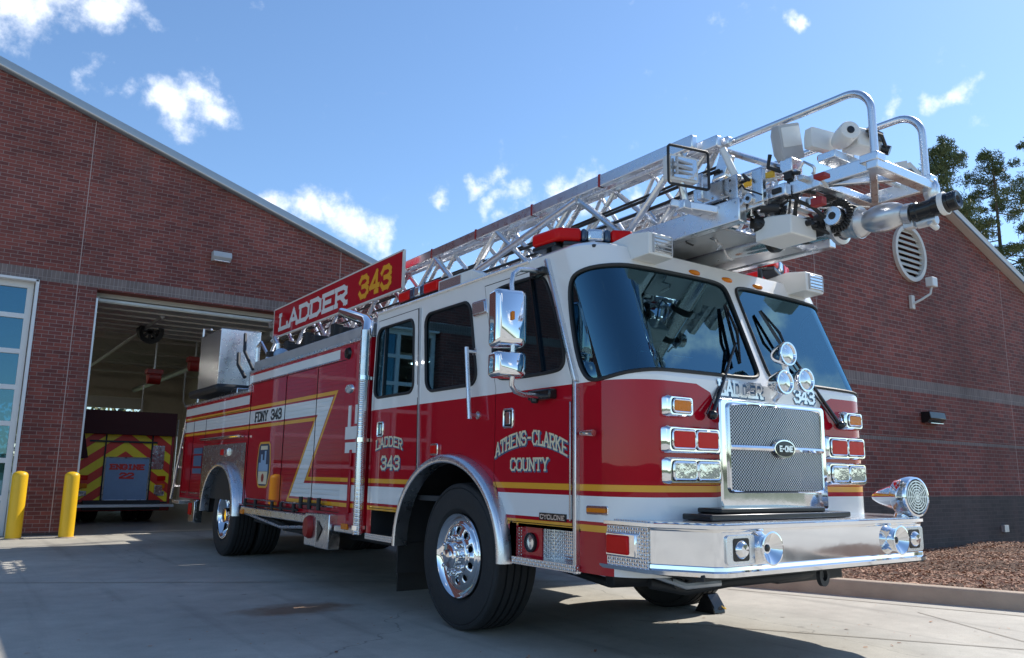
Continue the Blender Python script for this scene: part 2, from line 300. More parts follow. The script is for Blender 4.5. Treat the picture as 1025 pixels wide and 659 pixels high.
# ------------------------------------------------------------------ mesh helpers
def finish(me, mats, smooth=True, ang=35):
    for m in mats: me.materials.append(M[m] if isinstance(m, str) else m)
    if smooth:
        for p in me.polygons: p.use_smooth = True
        me.set_sharp_from_angle(angle=math.radians(ang))
def tag(o, label=None, cat=None, group=None, kind=None):
    if label: o['label'] = label
    if cat: o['category'] = cat
    if group: o['group'] = group
    if kind: o['kind'] = kind
    return o
def empty(name, loc=(0, 0, 0), rz=0):
    o = bpy.data.objects.new(name, None); COL.objects.link(o); o.location = loc; o.rotation_euler = (0, 0, rz); o.empty_display_size = .3
    return o
class MB:
    def __init__(s, *mats): s.bm = bmesh.new(); s.mats = list(mats) or ['alu']
    def _mi(s, faces, m):
        for f in faces: f.material_index = m
    def box(s, c, d, rot=None, m=0):
        r = bmesh.ops.create_cube(s.bm, size=1)
        T = Matrix.Translation(c) @ (rot if rot else Matrix()) @ Matrix.Diagonal((*d, 1))
        bmesh.ops.transform(s.bm, matrix=T, verts=r['verts'])
        fs = {f for v in r['verts'] for f in v.link_faces}; s._mi(fs, m); return s
    def bar(s, p0, p1, w, h, m=0, up=(0, 0, 1)):
        p0 = Vector(p0); p1 = Vector(p1); d = p1-p0; L = d.length; y = d.normalized(); x = y.cross(Vector(up)).normalized(); z = x.cross(y)
        R = Matrix((x, y, z)).transposed().to_4x4()
        return s.box((p0+p1)/2, (w, L, h), R, m)
    def ring(s, c, ax, r, n, ref=None):
        ax = ax.normalized(); ref = ref or (Vector((0, 0, 1)) if abs(ax.z) < .9 else Vector((1, 0, 0)))
        a = ax.cross(ref).normalized(); b = ax.cross(a)
        return [s.bm.verts.new(c+a*(r*math.cos(2*PI*i/n))+b*(r*math.sin(2*PI*i/n))) for i in range(n)]
    def skin(s, rings, m=0, cap=True, loop=False):
        n = len(rings[0]); fs = []
        pairs = list(zip(rings, rings[1:]))+([(rings[-1], rings[0])] if loop else [])
        for A, B in pairs:
            for i in range(n):
                fs.append(s.bm.faces.new((A[i], A[(i+1) % n], B[(i+1) % n], B[i])))
        if cap and not loop:
            fs.append(s.bm.faces.new(rings[0][::-1])); fs.append(s.bm.faces.new(rings[-1]))
        s._mi(fs, m); return s
    def tube(s, path, r, n=10, m=0, loop=False, cap=True):
        P = [Vector(p) for p in path]; k = len(P); rings = []; ref = None
        rr = r if isinstance(r, (list, tuple)) else [r]*k
        prevn = None
        for i in range(k):
            if loop: t = (P[(i+1) % k]-P[i-1])
            else: t = P[min(i+1, k-1)]-P[max(i-1, 0)]
            t.normalize()
            if prevn is None:
                ref = Vector((0, 0, 1)) if abs(t.z) < .9 else Vector((1, 0, 0))
                nrm = t.cross(ref).normalized()
            else:
                nrm = (prevn-t*prevn.dot(t)).normalized()
            prevn = nrm; b = t.cross(nrm)
            rings.append([s.bm.verts.new(P[i]+nrm*(rr[i]*math.cos(2*PI*j/n))+b*(rr[i]*math.sin(2*PI*j/n))) for j in range(n)])
        return s.skin(rings, m, cap, loop)
    def cyl(s, p0, p1, r0, r1=None, n=20, m=0): return s.tube([p0, p1], [r0, r0 if r1 is None else r1], n, m)
    def lathe(s, prof, c, ax, n=48, m=0, cap=False, closed=False):
        c = Vector(c); ax = Vector(ax).normalized()
        rings = [s.ring(c+ax*a, ax, max(r, .0005), n) for (r, a) in prof]
        return s.skin(rings, m, cap, closed)
    def ball(s, c, rad, m=0, n=16):
        r = bmesh.ops.create_uvsphere(s.bm, u_segments=n, v_segments=n//2+2, radius=1)
        bmesh.ops.transform(s.bm, matrix=Matrix.Translation(c) @ Matrix.Diagonal((*(rad if isinstance(rad, (tuple, list)) else (rad,)*3), 1)), verts=r['verts'])
        s._mi({f for v in r['verts'] for f in v.link_faces}, m); return s
    def prism(s, pts, ex, m=0):
        ex = Vector(ex); A = [s.bm.verts.new(Vector(p)) for p in pts]; B = [s.bm.verts.new(Vector(p)+ex) for p in pts]
        return s.skin([A, B], m)
    def quad(s, pts, m=0):
        f = s.bm.faces.new([s.bm.verts.new(Vector(p)) for p in pts]); f.material_index = m; return s
    def build(s, name, parent=None, loc=None, bevel=0, smooth=True, ang=35, seg=2, label=None):
        bmesh.ops.recalc_face_normals(s.bm, faces=s.bm.faces)
        me = bpy.data.meshes.new(name); s.bm.to_mesh(me); s.bm.free(); finish(me, s.mats, smooth, ang)
        o = bpy.data.objects.new(name, me); COL.objects.link(o)
        if parent: o.parent = parent
        if loc: o.location = loc
        if bevel:
            b = o.modifiers.new('bevel', 'BEVEL'); b.width = bevel; b.segments = seg; b.limit_method = 'ANGLE'; b.angle_limit = math.radians(40); b.harden_normals = False
        if label: o['label'] = label
        return o

def inpoly(p, P):
    x, y = p; c = False; n = len(P); j = n-1
    for i in range(n):
        xi, yi = P[i]; xj, yj = P[j]
        if (yi > y) != (yj > y) and x < (xj-xi)*(y-yi)/(yj-yi)+xi: c = not c
        j = i
    return c
def chaikin(P, k=3):
    for _ in range(k):
        Q = []
        for i in range(len(P)):
            a = P[i]; b = P[(i+1) % len(P)]
            Q += [(a[0]*.75+b[0]*.25, a[1]*.75+b[1]*.25), (a[0]*.25+b[0]*.75, a[1]*.25+b[1]*.75)]
        P = Q
    return P
def rrect(x0, x1, y0, y1, r, n=5):
    P = []
    for (cx, cy, a0) in ((x1-r, y1-r, 0), (x0+r, y1-r, 90), (x0+r, y0+r, 180), (x1-r, y0+r, 270)):
        for i in range(n+1):
            a = math.radians(a0+90*i/n); P.append((cx+r*math.cos(a), cy+r*math.sin(a)))
    return P
def circ(cx, cy, r, n=24, ry=None): return [(cx+r*math.cos(2*PI*i/n), cy+(ry or r)*math.sin(2*PI*i/n)) for i in range(n)]
def rect(x0, x1, y0, y1): return [(x0, y0), (x1, y0), (x1, y1), (x0, y1)]
def stroke(path, w):
    L_, R_ = [], []
    n = len(path)
    for i, p in enumerate(path):
        p = Vector(p)
        d0 = (p-Vector(path[i-1])).normalized() if i else None; d1 = (Vector(path[i+1])-p).normalized() if i < n-1 else None
        d0 = d0 or d1; d1 = d1 or d0
        n0 = Vector((-d0.y, d0.x)); n1 = Vector((-d1.y, d1.x)); nn = (n0+n1).normalized(); k = min(3, 1/max(.3, nn.dot(n0)))
        L_.append(tuple(p+nn*(w/2*k))); R_.append(tuple(p-nn*(w/2*k)))
    return L_+R_[::-1]
def panel(name, outer, holes, layers, mp, nf, mats, parent=None, step=None, extra=(), thick=0, base=0, hide_outside=True, label=None, smooth=True):
    """A sheet in a 2D parameter plane, cut by outlines; every layer is a painted area of the sheet."""
    V = []; E = []; idx = {}
    def vid(p):
        k = (round(p[0], 4), round(p[1], 4))
        if k not in idx: idx[k] = len(V); V.append(Vector(k))
        return idx[k]
    def addpath(P, close=True):
        n = len(P)
        for i in range(n if close else n-1):
            a = Vector(P[i]); b = Vector(P[(i+1) % n]); k = max(1, int((b-a).length/step)+1) if step else 1
            pr = vid(tuple(a))
            for j in range(1, k+1):
                q = vid(tuple(a.lerp(b, j/k)))
                if q != pr: E.append((pr, q))
                pr = q
    addpath(outer)
    for h in holes: addpath(h)
    for (P, _) in layers: addpath(P)
    for P in extra: addpath(P, False)
    r = delaunay_2d_cdt(V, E, [], 0, 1e-5)
    vs, fs = r[0], r[2]
    bm = bmesh.new(); used = {}
    for f in fs:
        c = (sum(vs[i].x for i in f)/len(f), sum(vs[i].y for i in f)/len(f))
        if not inpoly(c, outer): continue
        if any(inpoly(c, h) for h in holes): continue
        mi = base
        for (P, m) in layers:
            if inpoly(c, P): mi = m
        vv = []
        for i in f:
            if i not in used: used[i] = bm.verts.new(mp(vs[i].x, vs[i].y))
            vv.append(used[i])
        try: F = bm.faces.new(vv)
        except ValueError: continue
        F.material_index = mi
    bm.normal_update()
    for F in bm.faces:
        c = F.calc_center_median(); p = [k for k, v in used.items() if v in F.verts][:1] if False else None
    fl = [F for F in bm.faces if F.normal.dot(nf(F.calc_center_median())) < 0]
    bmesh.ops.reverse_faces(bm, faces=fl)
    me = bpy.data.meshes.new(name); bm.to_mesh(me); bm.free()
    for m in mats: me.materials.append(M[m])
    if smooth and step:
        for p in me.polygons: p.use_smooth = True
        me.normals_split_custom_set_from_vertices([nf(v.co).normalized() for v in me.vertices])
    o = bpy.data.objects.new(name, me); COL.objects.link(o)
    if parent: o.parent = parent
    if thick:
        s = o.modifiers.new('solid', 'SOLIDIFY'); s.thickness = thick; s.offset = -1
    if label: o['label'] = label
    return o

# ---- stroke lettering (slab capitals)
G = {'A': ([[(0, 0), (2, 6), (4, 0)], [(.75, 2), (3.25, 2)]], [(0, 0), (4, 0)]),
     'C': ([[(4, 4.6), (3.1, 6), (1, 6), (0, 4.9), (0, 1.1), (1, 0), (3.1, 0), (4, 1.4)]], []),
     'D': ([[(.2, 0), (.2, 6), (2.8, 6), (4, 4.8), (4, 1.2), (2.8, 0), (.2, 0)]], [(.2, 0), (.2, 6)]),
     'E': ([[(4, 6), (.4, 6), (.4, 0), (4, 0)], [(.4, 3), (3, 3)]], [(.4, 0), (.4, 6)]),
     'F': ([[(4, 6), (.4, 6), (.4, 0)], [(.4, 3), (3, 3)]], [(.4, 0)]),
     'G': ([[(4, 4.6), (3.1, 6), (1, 6), (0, 4.9), (0, 1.1), (1, 0), (3.1, 0), (4, 1.2), (4, 2.8), (2.3, 2.8)]], []),
     'H': ([[(.3, 0), (.3, 6)], [(3.7, 0), (3.7, 6)], [(.3, 3), (3.7, 3)]], [(.3, 0), (.3, 6), (3.7, 0), (3.7, 6)]),
     'I': ([[(2, 0), (2, 6)]], [(2, 0), (2, 6)]),
     'K': ([[(.3, 0), (.3, 6)], [(3.8, 6), (.5, 2.6)], [(1.6, 3.7), (4, 0)]], [(.3, 0), (.3, 6), (4, 0), (3.8, 6)]),
     'L': ([[(.4, 6), (.4, 0), (4, 0), (4, 1.5)]], [(.4, 6), (.4, 0)]),
     'N': ([[(.3, 0), (.3, 6), (3.7, 0), (3.7, 6)]], [(.3, 0), (3.7, 6)]),
     'O': ([[(1, 0), (3, 0), (4, 1.1), (4, 4.9), (3, 6), (1, 6), (0, 4.9), (0, 1.1), (1, 0)]], []),
     'R': ([[(.3, 0), (.3, 6), (3, 6), (4, 5.1), (4, 3.7), (3, 2.8), (.3, 2.8)], [(2, 2.8), (3.9, 0)]], [(.3, 0), (.3, 6), (3.9, 0)]),
     'S': ([[(3.9, 4.7), (3.1, 6), (1, 6), (0, 5.1), (0, 3.8), (1, 3), (3, 3), (4, 2.2), (4, .9), (3, 0), (.9, 0), (0, 1.3)]], []),
     'T': ([[(0, 6), (4, 6)], [(2, 6), (2, 0)], [(0, 6), (0, 4.9)], [(4, 6), (4, 4.9)]], [(2, 0)]),
     'U': ([[(.2, 6), (.2, 1.1), (1.1, 0), (2.9, 0), (3.8, 1.1), (3.8, 6)]], [(.2, 6), (3.8, 6)]),
     'Y': ([[(.1, 6), (2, 3), (3.9, 6)], [(2, 3), (2, 0)]], [(.1, 6), (3.9, 6), (2, 0)]),
     '-': ([[(.7, 2.9), (3.3, 2.9)]], []),
     '2': ([[(0, 4.7), (.9, 6), (3, 6), (4, 5), (4, 3.9), (0, .8), (0, 0), (4, 0)]], []),
     '3': ([[(0, 4.8), (.9, 6), (3, 6), (4, 5), (4, 4), (3, 3.1), (1.4, 3.1)], [(3, 3.1), (4, 2.1), (4, 1), (3, 0), (.9, 0), (0, 1.2)]], []),
     '4': ([[(3, 0), (3, 6), (0, 1.7), (4, 1.7)]], [(3, 0)]),
     ' ': ([], [])}
def text(name, s, mp, w, h, th, mat, parent, gap=.32, serif=True, off=.002, depth=.0015, arc=0, x0=0):
    """mp(a, b, off): a runs right, b up.  w = total width."""
    n = len(s); cw = w/(n+(n-1)*gap); B = MB(mat); k = 0
    def put(path, kk):
        for i in range(len(path)-1):
            a = Vector(path[i]); b = Vector(path[i+1]); d = (b-a).normalized(); q = Vector((-d.y, d.x))*th/2; e = d*th*.5
            P = [a-e-q, b+e-q, b+e+q, a-e+q]
            if arc:
                P = [Vector((p.x, p.y+arc*(1-((p.x-w/2)/(w/2))**2))) for p in P]
            o1 = off+kk*.00012
            A = [mp(p.x+x0, p.y, o1) for p in P]; C = [mp(p.x+x0, p.y, o1+depth) for p in P]
            B.skin([[B.bm.verts.new(v) for v in A], [B.bm.verts.new(v) for v in C]]); kk += 1
        return kk
    for i, ch in enumerate(s):
        xo = i*cw*(1+gap)
        paths, sf = G[ch]; k = 0
        for p in paths: k = put([(xo+x/4*cw, y/6*(h-th)+th/2) for x, y in p], k)
        if serif:
            for (x, y) in sf:
                cx, cy = xo+x/4*cw, y/6*(h-th)+th/2; k = put([(cx-th*.5, cy), (cx+th*.5, cy)], k)
    return B.build(name, parent, smooth=False)

# ------------------------------------------------------------------ the setting
def sheet(name, P, z, mat, kind='structure'):
    B = MB(mat); B.quad([(x, y, z) for x, y in P]); o = B.build(name, smooth=False); o['kind'] = kind; return o
sheet('ground', rect(-700, 700, -700, 700), -.03, 'grass')
sheet('concrete_apron', rect(-40, 30, -60, 12.7), 0, 'concrete')
sheet('garage_floor', rect(-20, 3.35, 12.7, 30), .004, 'garfloor')
jb = MB('jointdark')
def jline(p, q, w=.02):
    p = Vector(p); q = Vector(q); d = (q-p).normalized(); n = Vector((-d.y, d.x))*w/2
    jb.quad([(*(p-n), .004), (*(q-n), .004), (*(q+n), .004), (*(p+n), .004)])
jline((-12, 10.6), (-2.1, 5.42)); jline((-2.09, 5.41), (2.2, 3.15))
jline((2.3, 2.35), (5.0, -4.6), .022); jline((.2, 1.55), (4.6, -4.8), .018)
jline((1.5, -1.5), (2.62, .55), .012); jline((.6, -3.6), (1.49, -1.52), .012); jline((-8, 12.3), (2, 12.3), .02)
jb.build('slab_joints', smooth=False)['kind'] = 'structure'
# kerb and planting bed
kp = [(2.05, 3.55), (2.12, 3.2), (2.45, 2.8), (2.83, 1.85), (3.53, .09), (4.36, -2.0), (5.56, -5.0)]
B = MB('kerbc')
def off_path(P, d):
    out = []
    for i, p in enumerate(P):
        a = Vector(P[max(0, i-1)]); b = Vector(P[min(len(P)-1, i+1)]); t = (b-a).normalized(); out.append((p[0]-t.y*d, p[1]+t.x*d))
    return out
kin = off_path(kp, .16)
rg = []
for p, q in zip(kp, kin):
    p = Vector((*p, 0)); q = Vector((*q, 0)); d = (q-p)
    rg.append([B.bm.verts.new(v) for v in (p-Vector((0, 0, .02)), p+d*.06+Vector((0, 0, .125)), p+d*.18+Vector((0, 0, .15)), q+Vector((0, 0, .15)), q-Vector((0, 0, .02)))])
B.skin(rg); o = B.build('kerb', bevel=.008); o['kind'] = 'structure'
bedP = kin+[(40, -5), (40, 3.55)]
random.seed(3)
B = MB('mulchbase')
def mz(x, y): return .09+.03*math.sin(x*1.7+y)+.02*math.sin(y*4+x*3)-.05*max(0, min(1, (y-2.4)/1.2))
def bed_in(x, y): return inpoly((x, y), bedP)
gx = [2.1+.12*i for i in range(110)]; gy = [-5+.12*j for j in range(72)]
vv = {}
for i in range(len(gx)-1):
    for j in range(len(gy)-1):
        if bed_in(gx[i]+.06, gy[j]+.06):
            q = []
            for (a, b) in ((i, j), (i+1, j), (i+1, j+1), (i, j+1)):
                if (a, b) not in vv: vv[(a, b)] = B.bm.verts.new((gx[a], min(gy[b], 3.58), mz(gx[a], gy[b])))
                q.append(vv[(a, b)])
            B.bm.faces.new(q)
B.build('planting_bed')['kind'] = 'structure'
B = MB('mulch')
n = 0
while n < 34000:
    x = random.uniform(2.1, 14); y = random.uniform(-1.2, 3.58)
    if random.random() > 1.25-abs(x-2)/14: continue
    if not bed_in(x, y): continue
    L_ = random.choice((1, 1, 1, 1.7))*random.uniform(.006, .024); W_ = random.uniform(.003, .010)
    R = Matrix.Rotation(random.uniform(0, PI), 4, 'Z') @ Matrix.Rotation(random.uniform(-.9, .9), 4, 'X') @ Matrix.Rotation(random.uniform(-.5, .5), 4, 'Y')
    c = Vector((x, y, mz(x, y)+random.uniform(0.003, .028)))
    T = Matrix.Translation(c) @ R
    B.quad([T @ Vector(v) for v in ((-L_, -W_, 0), (L_, -W_*.7, 0), (L_*.9, W_, 0), (-L_*.8, W_, 0))]); n += 1
tag(B.build('mulch', smooth=False), 'brown and tan wood chip mulch in the bed behind the kerb', 'mulch', kind='stuff')

# ------------------------------------------------------------------ fire station
st = empty('fire_station', (-3, 13, 0)); tag(st, 'red brick fire station with gabled wings and open engine bay behind the ladder truck', 'building')
def P_(o):   # parent keeping world coordinates
    o.parent = st; o.location = (3, -13, 0); return o
wy = 12.7; wmp = lambda Y: (lambda a, b: (a, Y, b)); nfy = lambda v: Vector((0, -1, 0))
W1 = [(-21, 0), (-7.25, 0), (-7.25, 4.40), (-3.42, 4.40), (-3.42, 0), (-2.47, 0), (-2.47, 4.37), (1.75, 4.37), (1.75, 0), (3.4, 0), (3.4, 5.50), (-9, 9.65), (-21, 5.63)]
lay = [(rect(-21, 3.4, 4.405, 4.61), 1), (rect(-2.80, -2.788, 0, 9), 2), (rect(2.2, 2.212, 0, 9), 2), (rect(-3.42, -2.47, 0, 0.05), 3)]
P_(panel('wall', W1, [], lay, wmp(wy), nfy, ['brick', 'soldier', 'joint', 'darkbrick'], thick=.32, smooth=False, label='tall red brick gable wall over the engine bay'))
lv = circ(8.76, 4.97, .46, 40)
W2 = [(3.4, -.1), (13.95, -.1), (13.95, 4.62), (8.75, 6.44), (3.4, 4.57)]
lay = [(rect(3.4, 13.95, -.1, .87), 1), (rect(3.4, 13.95, 2.57, 2.77), 2), (rect(3.4, 13.95, 1.745, 1.80), 2), (rect(12.1, 12.112, .87, 6), 3), (rect(6.0, 6.012, .87, 6), 3)]
P_(panel('wall', W2, [lv], lay, wmp(3.6), nfy, ['brick', 'darkbrick', 'soldier', 'joint'], thick=.3, smooth=False, label='gabled brick wing wall with round louvre and grey bands'))
P_(panel('wall', rect(3.9, 12.7, -.1, 4.55), [], [(rect(3.9, 12.7, -.1, .87), 1)], lambda a, b: (3.4, a, b), lambda v: Vector((-1, 0, 0)), ['brick', 'darkbrick'], thick=.3, smooth=False, label='side wall of the wing'))
def gable_roof(y0, y1, L_, A_, R_, th, ov, mat, edge, name):
    B = MB(mat, edge); z = th
    for (p, q) in ((L_, A_), (A_, R_)):
        d = (Vector(q)-Vector(p)).normalized(); n = Vector((-d.y, d.x)); n = n if n.y > 0 else -n
        a = Vector(p)-(d*ov if p is L_ else Vector((0, 0))); b = Vector(q)+(d*ov if q is R_ else Vector((0, 0)))
        pr = [(v.x, y0, v.y) for v in (a, b, b+n*z, a+n*z)]
        B.prism(pr, (0, y1-y0, 0))
        B.bar((a.x, y0-.012, a.y+.02), (b.x, y0-.012, b.y+.02), .02, .045, 1, up=(0, 1, 0))
    return P_(B.build(name, smooth=False))
gable_roof(12.58, 30.6, (-21, 5.63), (-9, 9.66), (3.4, 5.51), .17, .3, 'trim', 'cream', 'roof')
gable_roof(3.46, 12.5, (3.4, 4.58), (8.75, 6.45), (13.95, 4.63), .17, .3, 'cream', 'trim', 'roof')
# round louvre
B = MB('cream'); B.lathe([(.43, -.03), (.50, -.03), (.50, .06), (.43, .06)], (8.76, 3.6, 4.97), (0, -1, 0), 48, closed=True)
lo = P_(B.build('louvre', label='round white louvre'))
for k in range(9):
    z = 4.97-.40+.1*k; hw = math.sqrt(max(.01, .44**2-(z-4.97)**2))-.01
    B = MB('cream'); B.box((8.76, 3.61, z), (2*hw, .014, .085), Matrix.Rotation(math.radians(-38), 4, 'X')); s = B.build('slat', lo, smooth=False)
B = MB('under'); B.lathe([(.001, -.25), (.47, -.25)], (8.76, 3.6, 4.97), (0, -1, 0), 32); B.build('backing', lo)
# bay: inside of the engine hall
B = MB('beige', 'deck', 'cream')
B.box((3.2, 21.6, 2.6), (.1, 17, 5.3)); B.box((-20.5, 21.6, 2.6), (.1, 17, 5.3))
B.box((-13.3, 30.2, 2.6), (14.6, .3, 5.4)); B.box((2.5, 30.2, 2.6), (1.7, .3, 5.4)); B.box((-2.2, 30.2, 4.6), (7.7, .3, 1.5)); B.box((-2.2, 30.0, 3.62), (7.7, .2, .42), m=2)
P_(B.build('inner_wall', smooth=False))
B = MB('deck', 'grey_box'); B.box((-8.6, 21.6, 5.2), (24.5, 17.4, .1))
for k in range(80): B.box((-8.6, 13.4+.21*k, 5.12), (24.2, .09, .05))
P_(B.build('ceiling', smooth=False))
for k in range(6):
    B = MB('deck'); y = 14.6+2.6*k; B.box((-8.6, y, 4.98), (24, .12, .05)); B.box((-8.6, y, 4.55), (24, .12, .05))
    B.tube([(-20+.45*i, y, 4.57 if i % 2 else 4.96) for i in range(52)], .014, 5); P_(B.build('roof_joist', smooth=False))
B = MB('deck', 'alu_dull')
for i in range(6): B.box((-.36, 13.35+.60*i, 4.25), (4.1, .585, .05), m=1)
for i in range(7): B.box((-.36, 13.06+.60*i, 4.215), (4.1, .05, .03), m=0)
for s in (-2.42, 1.7): B.box((s, 15.4, 4.24), (.06, 5.0, .09), m=0)
B.box((-.36, 13.04, 4.34), (4.2, .05, .10), m=0)
P_(B.build('bay_door', label='sectional door raised flat overhead inside the open bay'))
# closed glazed door on the left
fr = MB('doorframe'); dx0, dx1 = -7.2, -3.45; dz = 4.38; ncol = 4; nrow = 7
fr.box(((dx0+dx1)/2, 12.88, dz-.06), (dx1-dx0, .07, .12)); fr.box(((dx0+dx1)/2, 12.88, .06), (dx1-dx0, .07, .12))
for i in range(ncol+1):
    x = dx0+.05+(dx1-dx0-.1)*i/ncol; fr.box((x, 12.881, dz/2), (.10, .066, dz-.01))
for j in range(1, nrow): fr.box(((dx0+dx1)/2, 12.882, dz*j/nrow), (dx1-dx0-.02, .062, .085))
fr = P_(fr.build('bay_door', bevel=.004, label='closed white framed glass bay door at the far left'))
for i in range(ncol):
    for j in range(nrow):
        if i < 1: continue
        x = dx0+.05+(dx1-dx0-.1)*(i+.5)/ncol; B = MB('glass'); B.box((x, 12.9, dz*(j+.5)/nrow), ((dx1-dx0-.1)/ncol-.1, .008, dz/nrow-.085)); B.build('pane', fr, smooth=False)
B = MB('doorframe'); B.box((-3.415, 12.74, 2.2), (.05, .14, 4.4)); B.box((-5.3, 12.74, 4.385), (3.8, .14, .04)); P_(B.build('door_frame', smooth=False))
# conduit drop and gutter details
B = MB('alu_dull'); B.box((-2.47+.012, 12.72, 2.1), (.03, .1, 4.2)); P_(B.build('jamb_trim', smooth=False))

def bollard(x, y, label, lean=0):
    r = empty('bollard', (x, y, 0)); tag(r, label, 'bollard', 'yellow bollards by the bay')
    B = MB('yellow'); B.lathe([(.115, 0), (.115, 1.0), (.108, 1.035), (.085, 1.06), (.045, 1.075), (.0, 1.08)], (0, 0, 0), (0, 0, 1), 28); B.build('post', r)
    B = MB('kerbc'); B.lathe([(.15, 0), (.15, .012), (.115, .018)], (0, 0, 0), (0, 0, 1), 28); B.build('collar', r)
    return r
bollard(-3.36, 12.08, 'yellow bollard nearest the white framed glass door')
bollard(-2.61, 12.08, 'yellow bollard at the brick pier edge beside the open bay')
# wall fittings
def wall_pack(x, y, z, w, label, mat):
    r = empty('wall_light', (x, y, z)); tag(r, label, 'wall light')
    B = MB(mat); B.prism([(-w/2, 0, -.09), (-w/2, -.09, -.09), (-w/2, -.17, -.02), (-w/2, -.15, .09), (-w/2, 0, .09)], (w, 0, 0)); B.build('housing', r, bevel=.008)
    B = MB('clearlens'); B.box((0, -.08, -.096), (w*.8, .12, .008)); B.build('lens', r)
wall_pack(-.34, 12.7, 5.33, .36, 'small pale light fitting high on the gable above the open bay', 'grey_box')
wall_pack(9.0, 3.6, 2.16, .50, 'dark wall light on the brick wing above the mulch bed', 'black_gloss')
r = empty('security_camera', (8.7, 3.6, 4.1)); tag(r, 'white wall camera on a curved arm below the round louvre', 'camera')
B = MB('cream'); B.box((0, -.03, 0), (.10, .06, .24)); B.build('bracket', r, bevel=.01)
B = MB('cream'); B.tube([(0, -.05, -.03), (.12, -.14, .05), (.30, -.2, .16), (.36, -.2, .30)], .02, 8); B.build('arm', r)
B = MB('white_box'); B.box((.37, -.2, .37), (.17, .13, .17)); B.build('housing', r, bevel=.015)
B = MB('alu_dull'); B.box((11.3, 3.57, .3), (.16, .06, .12)); tag(B.build('wall_outlet'), 'small grey outlet box low on the brick wing', 'outlet box')
# hanging hose reels and heaters inside
for (x, y, z, lab) in ((-.55, 17.0, 3.30, 'red hose reel hanging lower in the open bay above the parked engine'), (.36, 17.0, 3.68, 'red hose reel hanging in the open bay beside the ladder truck turntable')):
    r = empty('hose_reel', (x, y, z)); tag(r, lab, 'hose reel', 'red reels hanging in the bay')
    B = MB('redobj'); B.cyl((-.14, 0, 0), (.14, 0, 0), .17, n=24); B.box((0, 0, .12), (.36, .3, .12)); B.build('drum', r, bevel=.01)
    B = MB('alu_dull'); B.box((0, 0, .5), (.03, .03, .7)); B.tube([(-.2, 0, -.2), (-.2, .0, -.9), (-.1, 0, -1.1), (.05, 0, -1.0)], .015, 6); B.build('bracket', r)
for (x, y, z, lab) in ((-1.0, 15.5, 4.15, 'black ceiling fan unit nearest the bay opening'), (-1.9, 20.5, 4.1, 'dark ceiling fan unit farther inside the bay')):
    r = empty('ceiling_fan', (x, y, z)); tag(r, lab, 'fan')
    B = MB('under'); B.lathe([(.17, -.08), (.26, -.1), (.27, .1), (.17, .08)], (0, 0, 0), (.2, -1, -.3), 24, closed=True); B.build('shroud', r)
    B = MB('under'); B.cyl((0, 0, 0), (0, .15, .05), .08, n=16); B.bar((0, 0, .1), (0, 0, 1.0), .03, .03)
    for k in range(4): B.box((0, 0, 0), (.36, .01, .06), Matrix.Rotation(PI/4*k, 4, 'Y'))
    B.build('motor', r)
for k, (y, z) in enumerate(((16.5, 1.0), (18.6, 1.0), (21.5, 1.0))):
    r = empty('gear_locker', (2.85, y, 0)); tag(r, ['grey gear locker against the side wall nearest the bay opening', 'grey gear locker in the middle of the side wall', 'grey gear locker farthest inside by the side wall'][k], 'locker', 'lockers in the engine bay')
    B = MB('grey_box'); B.box((0, 0, 1.0), (.5, 1.0, 2.0)); B.build('cabinet', r, bevel=.01)
    for s in (-.25, .25):
        B = MB('alu_dull'); B.box((-.26, s, 1.0), (.02, .46, 1.9)); B.build('door', r, bevel=.005)
# ------------------------------------------------------------------ vegetation
def pine(x, y, h, seed, label, lean=0.0, crown=.45, spread=2.4):
    random.seed(seed)
    r = empty('pine_tree', (x, y, 0)); tag(r, label, 'tree', 'pines beyond the brick wing')
    B = MB('bark'); pts = [(lean*t*t*h+.12*math.sin(t*5+seed), .1*math.cos(t*4+seed), t*h) for t in [i/9 for i in range(10)]]
    B.tube(pts, [.21*(1-.86*i/9) for i in range(10)], 8)
    F = MB('needles')
    def at(t):
        i = min(8, int(t*9)); f = t*9-i; return Vector(pts[i]).lerp(Vector(pts[i+1]), f)
    nb = 30
    for k in range(nb):
        t = 1-crown+crown*(k+.5)/nb*.99; a = random.uniform(0, 2*PI); base = at(t)
        rel = (t-(1-crown))/crown; L_ = spread*(math.sin(PI*min(1, .22+rel*.80))**.8)*random.uniform(.45, 1.1)
        if rel > .9: L_ *= .6
        tip = base+Vector((math.cos(a)*L_, math.sin(a)*L_, L_*random.uniform(.1, .45)))
        mid = base.lerp(tip, .5)+Vector((0, 0, -.12*L_))
        B.tube([base, mid, tip], [.05*(1.2-t*.8), .03, .012], 5)
        for c_ in range(random.randint(3, 5)):
            cc = (mid.lerp(tip, random.uniform(0, 1.08)))+Vector((random.gauss(0, .28), random.gauss(0, .28), random.gauss(.12, .14))); cr = random.uniform(.20, .44)
            for q in range(120):
                d = Vector((random.gauss(0, 1), random.gauss(0, 1), random.gauss(0, .62))).normalized()*cr*random.random()**.45
                p = cc+d; u = Vector((random.gauss(0, 1), random.gauss(0, 1), random.gauss(.3, 1))).normalized(); v = u.cross(Vector((random.random(), random.random(), random.random()))).normalized()
                l = random.uniform(.05, .12); w = .015
                F.quad([p-u*l-v*w, p+u*l-v*w*.4, p+u*l+v*w*.4, p-u*l+v*w])
    B.build('trunk', r); F.build('crown', r, smooth=False)
pine(29.0, 12.3, 15.3, 1, 'bushy pine rising just behind the ladder tip and the roof edge', .003, .42, 2.3)
pine(32.6, 12.0, 15.6, 5, 'slender open pine with bare trunk in the middle of the group', -.002, .60, 2.6)
pine(31.4, 9.4, 15.6, 9, 'pine cut off by the right edge of the photo', .0, .58, 2.5)
pine(41.5, 17.4, 16.8, 13, 'lower pine farther back between the other two', .0, .55, 3.2)
